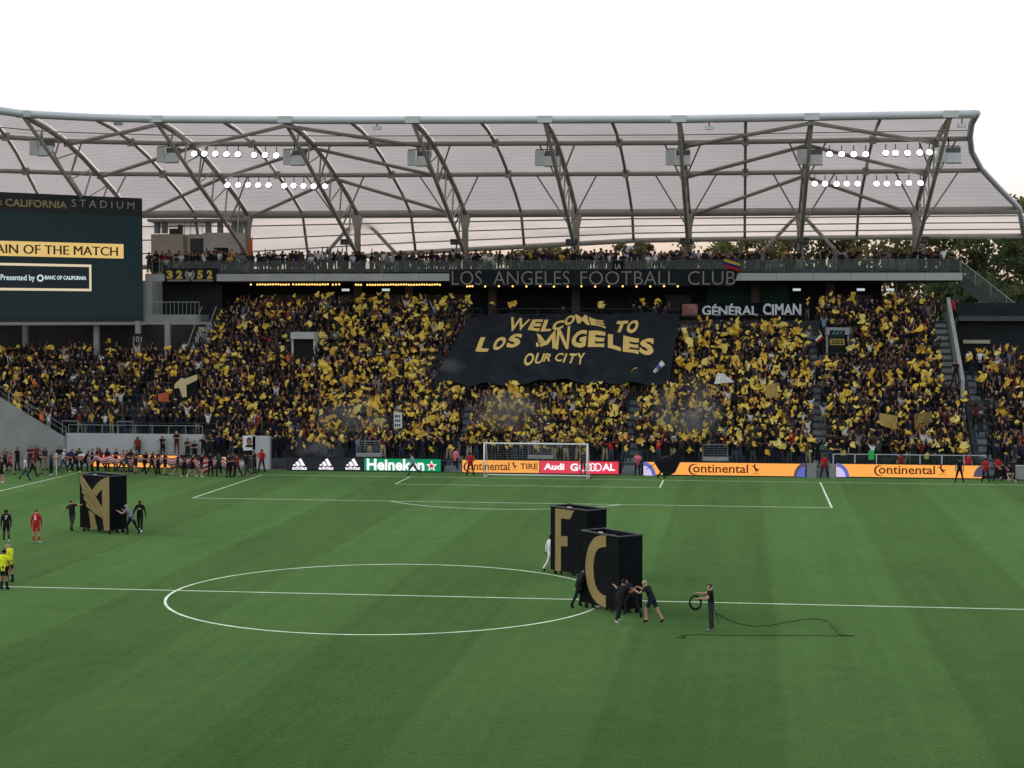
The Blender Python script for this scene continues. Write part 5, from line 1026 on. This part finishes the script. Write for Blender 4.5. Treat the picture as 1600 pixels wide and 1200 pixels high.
def dens(px, py):
    hi = py < 560; lo = .2 if py > 650 else 0
    if px < 330: return .22 if py < 640 else .27
    if px < 440: return .27 if hi else .36
    if px < 500: return .27 if hi else .50+lo
    if px < 735: return .40 if hi else .66+lo
    if px < 990: return .62+lo
    if px < 1275: return .56 if hi else .68+lo
    if px < 1545: return .36 if py < 640 else .32
    return .26
fl_list = []
for s in sp_list:
    cl = .5+.5*math.sin(s[0]*1.3+2*math.sin(s[1]*.7))*math.sin(s[1]*1.1+s[0]*.31)        # flags bunch together
    if random.random() < dens(s[4], s[5])*(.45+1.1*cl): 
        for k in range(random.choice((1, 2, 2, 3, 3))): fl_list.append((s[0]+random.uniform(-.3, .3), s[1]-.18+random.uniform(-.15, .1), s[2]+(random.uniform(1.4, 2.25) if s[3] > 2 else random.uniform(.75, 2.2)), s[3], s[4], s[5]))
def fsize(s): 
    k = random.random(); b_ = random.uniform(.20, .37) if k < .66 else random.uniform(.37, .55) if k < .94 else random.uniform(.55, .82)
    return b_*(.82 if s[4] < 450 else 1)
fl_list = [(s, fsize(s)) for s in fl_list]; fl_list.sort(key=lambda t_: -t_[1]*(1 if t_[0][3] < 12 else .92)); 
def frot(): return (random.uniform(-.9, .5), random.uniform(-1.6, 1.6), random.uniform(-.8, .8))
big = [t_ for t_ in fl_list if 0 < t_[0][4] < 1600 and not (t_[0][4] < 100 and t_[0][5] > 640)][:300]; bigset = set(id(t_) for t_ in big)
for s, z in big:
    o = bpy.data.objects.new('yellow_flag', random.choice(FM)); COL.objects.link(o); o.location = s[:3]; o.rotation_euler = frot(); o.scale = (z, z, z)
    tag(o, '%s %s flag in the %s rows %s' % ('very big' if z > .72 else 'big' if z > .6 else 'medium', o.data['tone'], 'front' if s[3] < 4 else 'lower middle' if s[3] < 9 else 'upper middle' if s[3] < 15 else 'topmost', fsec(s[4])), 'flag', 'yellow flags waved by the supporters')
m = MB(); nfl = 0
for t_ in fl_list:
    if id(t_) in bigset: continue
    s, z = t_; V, F = CRU[random.randrange(12)]; R = np.array(Matrix.Rotation(0, 3, 'X')); from mathutils import Euler
    R = np.array(Euler(frot()).to_matrix()); m.add((V*z) @ R.T + np.array(s[:3]), F, random.choice((0, 0, 1, 2))); nfl += 1
o = m.build('yellow_flags', [YELLOW, ORANGEY, PALEY], None, True); tag(o, 'many small yellow flags and scarves waved all over the crowd', 'flags', None, 'stuff'); print('flags', len(big), nfl)

# ------------------------------------------------------------------ banners
def plane_pt(px, py, dz): # a plane parallel to the terrace, dz above the steps
    k = DZ/DY; n = np.array([0, -k, 1.0]); return on_plane(px, py, (0, Y0, Z0+dz), n)
tf = thing('crowd_banner', (3, 15, 9), 'huge black banner with gold lettering spread over the heads of the crowd', 'banner')
def wave(p): return .13*math.sin(p[0]*1.1+p[1]*.7)+.06*math.sin(p[0]*2.3-p[1]*1.9+1)+.02*math.sin(p[0]*4.3+p[1]*2.7)
TOPE = [(735, 494), (790, 491), (850, 493), (905, 489.5), (960, 489), (1010, 490), (1062, 491)]; BOTE = [(678, 592), (735, 602), (800, 600), (850, 594), (920, 596), (990, 601), (1045, 600)]
nx_, ny_ = 72, 26; m = MB(); NU = np.array([0, -DZ/DY, 1.0]); NU /= np.linalg.norm(NU)
def edge(E_, t_): k = min(5, int(t_*6)); f_ = t_*6-k; return np.array(E_[k])*(1-f_)+np.array(E_[k+1])*f_
for i in range(nx_+1):
    for j in range(ny_+1):
        q = edge(TOPE, i/nx_)*(1-j/ny_)+edge(BOTE, i/nx_)*j/ny_; q[1] += 1.3*math.sin(i*.7)*(j == ny_); p = plane_pt(q[0], q[1], 2.05); m.v.append(tuple(p+NU*wave(p)))
m.f = [(i*(ny_+1)+j, (i+1)*(ny_+1)+j, (i+1)*(ny_+1)+j+1, i*(ny_+1)+j+1) for i in range(nx_) for j in range(ny_)]; m.m = [0]*len(m.f)
m.build('banner_cloth', mat('banner_black', (.016, .021, .026), .85, noise=.3, scale=.8, spec=.05), tf, True)
TG = mat('banner_gold', (.66, .48, .15), .75, noise=.08)
cs = 460/1600
def tletter(ch, x0, x1, yt, yb, sh=.14, yt2=None, yb2=None, bold=.05):
    P, F, a_ = glyphs(ch, bold if ch not in 'MWN' else .02); yt2 = yt if yt2 is None else yt2; yb2 = yb if yb2 is None else yb2; m = MB(); V = []
    bm = bmesh.new(); vs_ = [bm.verts.new((p[0], p[1], 0)) for p in P]; [bm.faces.new([vs_[i] for i in f]) for f in F if len(set(f)) > 2]
    bmesh.ops.triangulate(bm, faces=bm.faces[:]); bmesh.ops.subdivide_edges(bm, edges=[e_ for e_ in bm.edges if e_.calc_length() > .2], cuts=2, use_grid_fill=False); bmesh.ops.triangulate(bm, faces=bm.faces[:]); bm.verts.index_update()
    for v in bm.verts:
        u, w_ = v.co.x, v.co.y; t_ = yt*(1-u)+yt2*u; b_ = yb*(1-u)+yb2*u; X_ = x0+(x1-x0)*u + sh*(w_-.5)*(b_-t_); Y_ = b_+(t_-b_)*w_
        p = plane_pt(640+X_*cs, 470+Y_*cs, 2.05); V.append(tuple(p+NU*(wave(p)+.04)))
    m.add(V, [[v.index for v in f.verts] for f in bm.faces]); bm.free(); m.build('letter', TG, tf)
for a_ in [('W', 540, 645, 100, 172, .36, 98, 168), ('E', 655, 715, 100, 170, .36, 99, 165), ('L', 722, 775, 100, 165, .36, 100, 156), ('C', 776, 838, 108, 158, .2, 102, 152), ('O', 842, 900, 92, 144, 0, 84, 128), ('M', 904, 972, 84, 130, -.3, 88, 138), ('E', 980, 1060, 94, 140, -.3, 108, 152), ('T', 1118, 1178, 104, 166, .36, 104, 168), ('O', 1182, 1242, 104, 170, .36, 110, 178)]: tletter(*a_)
for a_ in [('L', 372, 438, 196, 278, .36, 194, 272), ('O', 455, 522, 194, 266, .36, 190, 260), ('S', 533, 608, 192, 258, .36, 188, 252), ('N', 798, 868, 146, 260, .1, 142, 258), ('G', 880, 962, 168, 256, .15, 164, 254), ('E', 972, 1062, 174, 252, .1, 172, 264), ('L', 1078, 1148, 178, 266, .0, 184, 274), ('E', 1160, 1246, 186, 274, .05, 200, 288), ('S', 1250, 1328, 208, 282, .1, 206, 292)]: tletter(*a_)
for a_ in [('O', 624, 676, 296, 352, .36), ('U', 684, 728, 292, 348, .36), ('R', 734, 774, 288, 340, .36), ('C', 792, 832, 284, 334, .36), ('I', 840, 850, 284, 334, .36), ('T', 862, 902, 282, 334, .36), ('Y', 908, 950, 280, 340, .15)]: tletter(*a_, bold=.03)
def tpoly(P):
    m = MB(); V = [tuple(plane_pt(640+a_*cs, 470+b_*cs, 2.05)+NU*(wave(plane_pt(640+a_*cs, 470+b_*cs, 2.05))+.05)) for a_, b_ in P]; m.add(V, [tuple(range(len(P)))]); m.build('letter', TG, tf)
for P in ([(690, 176), (712, 184), (738, 226), (716, 232), (700, 210)], [(694, 214), (730, 236), (706, 238)], [(688, 238), (700, 236), (705, 262), (688, 262)], [(742, 222), (764, 188), (792, 150), (796, 254), (776, 256), (774, 208), (752, 240), (712, 262), (708, 246)]): tpoly(P)
# long banner over the deck fascia
db = thing('fascia_banner', (2.2, 21.8, 14.9), 'long black banner hung over the deck edge with grey lettering', 'banner'); q0 = at(702, 447, 1, 21.8); q1 = at(1155, 421, 1, 21.8); nn_ = 60; m = MB()
for i in range(nn_+1):
    x = q0[0]+(q1[0]-q0[0])*i/nn_
    for j in range(5): f_ = j/4; m.v.append((x-(.45*(1-f_) if i == nn_ else 0), 21.80-.03*math.sin(x*2.1+f_)-.02*math.sin(x*5.3), q0[2]-.02+(q1[2]+.05-q0[2])*f_+.03*math.sin(x*1.3)*(j == 0)))
m.f = [(i*5+j, (i+1)*5+j, (i+1)*5+j+1, i*5+j+1) for i in range(nn_) for j in range(4)]; m.m = [0]*len(m.f); m.build('banner_cloth', mat('banner_dark', (.018, .023, .028), .85, noise=.2, scale=1, spec=.05), db, True)
LGB = mat('banner_letter_grey', (.25, .245, .20), .8, noise=.08)
for wd, a_, b_ in (('LOS', 706, 753), ('ANGELES', 771, 890), ('FOOTBALL', 907, 1056), ('CLUB', 1075, 1149)):
    m = MB(); p0_ = at(a_, 445, 1, 21.73); p1_ = at(b_, 423.5, 1, 21.73); text_on(m, wd, (p0_[0], 21.735, p0_[2]), (1, 0, 0), (0, 0, 1), p1_[0]-p0_[0], p1_[2]-p0_[2], -.012); m.build('lettering', LGB, db)
# 3252 banner
nb = thing('number_banner', (-32.5, 21.8, 15.1), 'black banner with gold blocky number 3252 hung on the deck edge left', 'banner'); q0 = at(257, 440, 1, 21.8); q1 = at(338, 419, 1, 21.8)
MB().bx(q0[0], q1[0], 21.80, 21.84, q0[2], q1[2]).build('banner_cloth', mat('banner_dark', (.022, .027, .032)), nb)
m = MB()
for ch, a_, b_ in (('3', 260, 270), ('2', 275, 285), ('5', 308, 317), ('2', 323, 332)): text_on(m, ch, (at(a_, 435, 1, 21.78)[0], 21.785, at(a_, 435.5, 1, 21.78)[2]), (1, 0, 0), (0, 0, 1), at(b_, 435, 1, 21.78)[0]-at(a_, 435, 1, 21.78)[0], .72, .05)
m.build('lettering', mat('banner_yellow', (.60, .42, .08), .8), nb)
m = MB(); cx, _, cz = at(296.5, 429, 1, 21.78)
for s in (-1, 1):
    for k in range(6): a_ = -1.1+k*.36; m.box((cx+s*.36*math.cos(a_), 21.785, cz+.38*math.sin(a_)), (.11, .01, .16), R=Matrix.Rotation(s*(.5-a_), 3, 'Y'))
m.prism([(-.2, .2), (.2, .2), (.2, -.08), (0, -.28), (-.2, -.08)], (cx, 21.792, cz), (1, 0, 0), (0, 0, 1), .006); text_on(m, 'INDEPENDENT SUPPORTERS', (q0[0]+.3, 21.78, q0[2]+.02), (1, 0, 0), (0, 0, 1), q1[0]-q0[0]-.6, .16, .02); m.build('crest', mat('crest_grey', (.42, .42, .36), .8), nb)
# player-name banner, right
gb = thing('name_banner', (14.6, 20.4, 12.1), 'black banner with white hand painted lettering GENERAL CIMAN and a pink portrait', 'banner'); q0 = at(1062, 499, 1, 20.2); q1 = at(1258, 473, 1, 20.2)
MB().bx(q0[0], q1[0], 20.2, 20.25, q0[2], q1[2]).build('banner_cloth', mat('banner_jet', (.007, .009, .011), .9, spec=.03), gb); m = MB()
for wd, a_, b_ in (('GÉNÉRAL', 1097, 1184), ('CIMAN', 1192, 1252)): 
    P_, F_, as_ = glyphs(wd, .03); p0_ = at(a_, 493, 1, 20.18); p1_ = at(b_, 474.5, 1, 20.18)
    m.add([(p0_[0]+(p1_[0]-p0_[0])*p[0], 20.185, p0_[2]+(p1_[2]-p0_[2])*p[1]+.04*math.sin(p[0]*17)) for p in P_], F_)
m.build('lettering', mat('banner_white', (.55, .60, .62), .8), gb)
p0_ = at(1066, 494, 1, 20.18); p1_ = at(1090, 475, 1, 20.18); MB().bx(p0_[0], p1_[0], 20.175, 20.19, p0_[2], p1_[2]).build('portrait', mat('portrait_pink', (.20, .10, .09), .8, noise=.5, scale=3), gb)
def flagcloth(name, pts, y, mats, mis, label, cat='flag', depth=.15, group=None, ext=None):
    r = thing(name, at(pts[0][0], pts[0][1], 1, y), label, cat, group)
    return r
def quadflag(px, y, mats, label, bands=1, name='flag', horizontal=True, amp=.12, pole=None):
    """cloth quad given by 4 photo corners (tl,tr,br,bl) on the vertical plane at y, waved in depth"""
    c4 = [at(a_, b_, 1, y) for a_, b_ in px]; r = thing(name, c4[3], label, 'flag' if 'sign' not in name and 'placard' not in name else 'sign'); n = 9; nb_ = max(bands*2, 4); m = MB()
    for i in range(n+1):
        for j in range(nb_+1):
            u, v = i/n, j/nb_; p = (c4[0]*(1-u)+c4[1]*u)*(1-v)+(c4[3]*(1-u)+c4[2]*u)*v; p = p+np.array([0, amp*math.sin(6*u+3*v), 0]); m.v.append(tuple(p))
    for i in range(n):
        for j in range(nb_): m.f.append((i*(nb_+1)+j, i*(nb_+1)+j+1, (i+1)*(nb_+1)+j+1, (i+1)*(nb_+1)+j)); m.m.append(int((j/nb_ if horizontal else i/n)*bands))
    m.build('flag_cloth' if amp > .02 else 'face', mats, r, True)
    if pole: MB().tube([at(*pole[0], 1, y+.03), at(*pole[1], 1, y+.1)], .025, 6).build('flag_pole', CM['charcoal'], r)
    return r, c4
yy = lambda py: float(on_plane(800, py, (0, Y0, Z0+2.1), (0, -DZ/DY, 1))[1])
r, _ = quadflag([(266, 590), (309, 583), (306, 622), (272, 628)], yy(610), [CM['black']], 'black flag with a gold winged shape held over the left part of the crowd', amp=.08, pole=((268, 590), (274, 640)))
y_ = yy(610)-.13; m = MB(); P = [(308, 585), (308, 594), (291, 602), (292, 620), (285, 621), (280, 606), (272, 607), (273, 600), (284, 590), (288, 592)]
Q = [at(a_, b_, 1, y_) for a_, b_ in P]; m.prism([(p[0], p[2]) for p in Q], (0, y_, 0), (1, 0, 0), (0, 0, 1), .01); m.build('emblem', mat('emblem_cream', (.55, .46, .26), .8), r)
quadflag([(246, 616), (264, 612), (263, 628), (247, 627)], yy(620), [cloth('flag_rust', (.42, .10, .05))], 'small rust red flag in the left part of the crowd', amp=.05)
quadflag([(1121, 582), (1130, 584), (1148, 597), (1116, 600)], yy(590), [CM['white']], 'white tapering flag held over the crowd right of the huge banner', amp=.06)
quadflag([(1034, 562), (1039, 570), (1024, 583), (1020, 581)], yy(572)-.5, [CM['white'], cloth('flag_blue', (.08, .13, .40)), CM['white']], 'small white and blue flag at the lower right of the huge banner', bands=3, amp=.05, pole=((1033, 562), (1042, 574)))
quadflag([(1272, 528), (1281, 520), (1287, 527), (1277, 536)], yy(528), [cloth('flag_green', (.03, .12, .06)), CM['white'], CM['red']], 'small green, white and red flag beside the right portal', bands=3, horizontal=True, amp=.04, pole=((1287, 524), (1276, 545)))
quadflag([(1374, 645), (1403, 650), (1401, 672), (1375, 664)], yy(655), [cloth('flag_tan', (.36, .26, .09))], 'tan flag with dark emblem hung in the right part of the crowd', amp=.05)
quadflag([(1433, 646), (1456, 643), (1457, 660), (1432, 661)], yy(650), [cloth('flag_olive', (.20, .15, .06))], 'dull brown flag in the right part of the crowd', amp=.06)
quadflag([(1196, 602), (1214, 598), (1216, 620), (1198, 622)], yy(610), [cloth('flag_tan', (.36, .26, .09))], 'tan flag in the crowd right of the goal, above the gate blocks', amp=.06)
r, c4 = quadflag([(1131, 404), (1157, 412), (1154, 424), (1132, 417)], 21.6, [CM['gold'], cloth('flag_navyblue', (.02, .03, .15)), CM['red']], 'yellow, blue and red flag over the deck rail at the end of the black banner', bands=3, amp=.05)
r, c4 = quadflag([(957, 407), (974, 407), (974, 424), (957, 424)], 21.65, [CM['black']], 'small black sign with pale letters above the word FOOTBALL', amp=.0, name='sign')
m = MB(); p0_ = at(961, 420, 1, 21.6); text_on(m, 'LA', (p0_[0], 21.62, p0_[2]), (1, 0, 0), (0, 0, 1), .48, .42, .02); m.build('lettering', mat('crest_grey', (.42, .42, .36)), r)
r, c4 = quadflag([(615, 644.5), (628, 644), (628.5, 669), (615.5, 669.5)], yy(657)-.3, [mat('sign_white', (.50, .56, .56), .8)], 'white hand lettered sign held up in the crowd left of the goal', amp=.0, name='sign')
m = MB(); y_ = yy(657)-.32
for k, wd in enumerate(('HELLO', 'LAFC', 'GOAL')): pass
for k, z_ in enumerate((648, 655, 662)):
    p0_ = at(617, z_+4, 1, y_); m.bx(p0_[0], p0_[0]+.12, y_, y_+.01, p0_[2], p0_[2]+.18).bx(p0_[0]+.17, p0_[0]+.25, y_, y_+.01, p0_[2], p0_[2]+.18).bx(p0_[0]+.30, p0_[0]+.40, y_, y_+.01, p0_[2], p0_[2]+.16)
m.build('ink_mark', CM['charcoal'], r)
quadflag([(1357, 704), (1366, 703.5), (1366, 718), (1357, 718.5)], 4.9, [mat('sign_green', (.04, .45, .10), .6)], 'bright green sign on the white barrier, right', amp=.0, name='sign')
quadflag([(1489, 567), (1500, 567), (1500, 577), (1489, 577)], yy(572)-.3, [mat('sign_pale', (.45, .38, .36), .8)], 'small pale pinkish sign at the right end of the crowd', amp=.0, name='sign')
# portrait placard: plain head and shoulders
r, c4 = quadflag([(379, 681), (399, 680), (399, 703), (380, 704)], 4.6, [mat('placard_white', (.66, .70, .72), .7)], 'white placard with a printed head and shoulders, held up beside the corner wall gap', amp=.0, name='placard')
m = MB(); y_ = 4.57; c0 = at(389.5, 690, 1, y_)
def ell(cx_, cz_, rx, rz, n=14): return [(cx_+rx*math.cos(2*math.pi*k/n), cz_+rz*math.sin(2*math.pi*k/n)) for k in range(n)]
m.prism([(c0[0]-.34, c0[2]-.42), (c0[0]+.34, c0[2]-.42), (c0[0]+.26, c0[2]-.26), (c0[0], c0[2]-.2), (c0[0]-.26, c0[2]-.26)], (0, y_, 0), (1, 0, 0), (0, 0, 1), .004, 1); m.prism(ell(c0[0], c0[2]+.04, .21, .29), (0, y_-.006, 0), (1, 0, 0), (0, 0, 1), .004, 1); m.prism(ell(c0[0], c0[2]-.03, .16, .22), (0, y_-.012, 0), (1, 0, 0), (0, 0, 1), .004, 0); m.build('print', [CM['skin2'], CM['charcoal']], r)
r = thing('portal_sign', at(1306, 526, 1, 13.1), 'dark sign with teal number and gold bar on the right portal', 'sign'); p0_ = at(1296, 541, 1, 13.1); p1_ = at(1320, 516, 1, 13.1)
MB().bx(p0_[0], p1_[0], 13.1, 13.17, p0_[2], p1_[2]).build('sign_plate', BLACKP, r); m = MB(); a0_ = at(1300, 522, 1, 13.08); text_on(m, '227', (a0_[0], 13.085, a0_[2]), (1, 0, 0), (0, 0, 1), .85, .42, .0); m.build('lettering', emis('teal_led', (.10, .30, .30), .5), r)
a0_ = at(1297, 539, 1, 13.08); m = MB(); m.bx(a0_[0], a0_[0]+1.1, 13.08, 13.095, a0_[2], a0_[2]+.46); m.build('gold_bar', mat('sign_gold', (.35, .25, .05), .7), r); m = MB(); text_on(m, '3252', (a0_[0]+.08, 13.07, a0_[2]+.07), (1, 0, 0), (0, 0, 1), .92, .32, .04); m.build('lettering', CM['black'], r)
# warm string lights under the deck
BULB = emis('warm_bulb', (1.0, .55, .14), 2.2); bm_ = MB(); bm_.blob((0, 0, 0), (.085, .085, .085), 6); bme = bm_.mesh('bulb', BULB)
def lights(name, xs, py, y, label):
    r = thing('string_lights', (at(xs[0], py, 1, y)[0], y, at(xs[0], py, 1, y)[2]), label, 'lights', 'string lights under the deck'); P = [at(x_, py+random.uniform(-.4, .4), 1, y) for x_ in xs]; MB().tube([tuple(p+np.array([0, 0, .12])) for p in P], .012, 4).build('cable', CM['black'], r)
    for p in P: o = bpy.data.objects.new('bulb', bme); COL.objects.link(o); o.parent = r; o.matrix_parent_inverse = r.matrix_basis.inverted(); o.location = p
lights('a', [392, 402]+[406+4.1*k for k in range(12)]+[458]+[463+4.1*k for k in range(13)]+[520, 525, 530], 444.5, 21.95, 'string of warm bulbs under the deck edge, left one')
lights('b', [556, 560, 564]+[574+4.05*k for k in range(29)], 444.8, 21.95, 'string of warm bulbs under the deck edge, left of the black banner')
lights('c', [730, 734, 738]+[758+21.5*k for k in range(15)], 447.5, 21.7, 'widely spaced warm bulbs along the lower edge of the black banner')
# smoke drifting over the crowd
def smoke(px, py, y, r3, dens_, label, col=(.70, .75, .78)):
    c = at(px, py, 1, y); me = MB(); me.blob((0, 0, 0), (1, 1, 1), 12); o = link('smoke_puff', me.mesh('smoke_puff', []), None, c); o.scale = r3
    m = bpy.data.materials.new('smoke'); m.use_nodes = True; t = m.node_tree; t.nodes.clear(); ou = t.nodes.new('ShaderNodeOutputMaterial'); pv = t.nodes.new('ShaderNodeVolumePrincipled'); pv.inputs['Color'].default_value = (*col, 1); t.links.new(pv.outputs[0], ou.inputs['Volume'])
    tc_ = t.nodes.new('ShaderNodeTexCoord'); ln_ = t.nodes.new('ShaderNodeVectorMath'); ln_.operation = 'LENGTH'; t.links.new(tc_.outputs['Object'], ln_.inputs[0]); nz = t.nodes.new('ShaderNodeTexNoise'); nz.inputs['Scale'].default_value = 1.6; nz.inputs['Detail'].default_value = 3; t.links.new(tc_.outputs['Object'], nz.inputs[0])
    nz.inputs['Scale'].default_value = 1.25; nz.inputs['Detail'].default_value = 5; nz.inputs['Distortion'].default_value = 1.1; nz.noise_dimensions = '4D'; nz.inputs['W'].default_value = px*.37
    fa = t.nodes.new('ShaderNodeMapRange'); fa.interpolation_type = 'SMOOTHSTEP'; fa.inputs[1].default_value = 1.0; fa.inputs[2].default_value = .15; fa.inputs[3].default_value = 0; fa.inputs[4].default_value = 1; t.links.new(ln_.outputs['Value'], fa.inputs[0])
    n2 = t.nodes.new('ShaderNodeMapRange'); n2.inputs[1].default_value = .44; n2.inputs[2].default_value = .72; n2.inputs[3].default_value = 0; n2.inputs[4].default_value = 1; t.links.new(nz.outputs[0], n2.inputs[0])
    su = t.nodes.new('ShaderNodeMath'); su.operation = 'MULTIPLY'; t.links.new(fa.outputs[0], su.inputs[0]); t.links.new(n2.outputs[0], su.inputs[1])
    mu = t.nodes.new('ShaderNodeMath'); mu.operation = 'MULTIPLY'; t.links.new(su.outputs[0], mu.inputs[0]); mu.inputs[1].default_value = dens_*3.2; t.links.new(mu.outputs[0], pv.inputs['Density']); o.data.materials.append(m); tag(o, label, 'smoke', None, 'stuff')
smoke(690, 580, 12.0, (2.6, 1.1, 1.6), .28, 'grey smoke at the lower left corner of the huge banner')
smoke(552, 655, 6.4, (3.6, 1.0, 2.2), .4, 'grey smoke over the crowd left of the goal'); smoke(497, 705, 4.6, (2.8, .6, 1.3), .5, 'grey smoke above the board with the stripe logos')
smoke(790, 650, 7.0, (4.2, 1.0, 2.3), .6, 'brownish smoke over the crowd behind the goal', (.66, .64, .60)); smoke(1072, 648, 6.8, (3.2, 1.0, 3.4), 1.15, 'grey smoke over the crowd right of the goal', (.45, .50, .54))
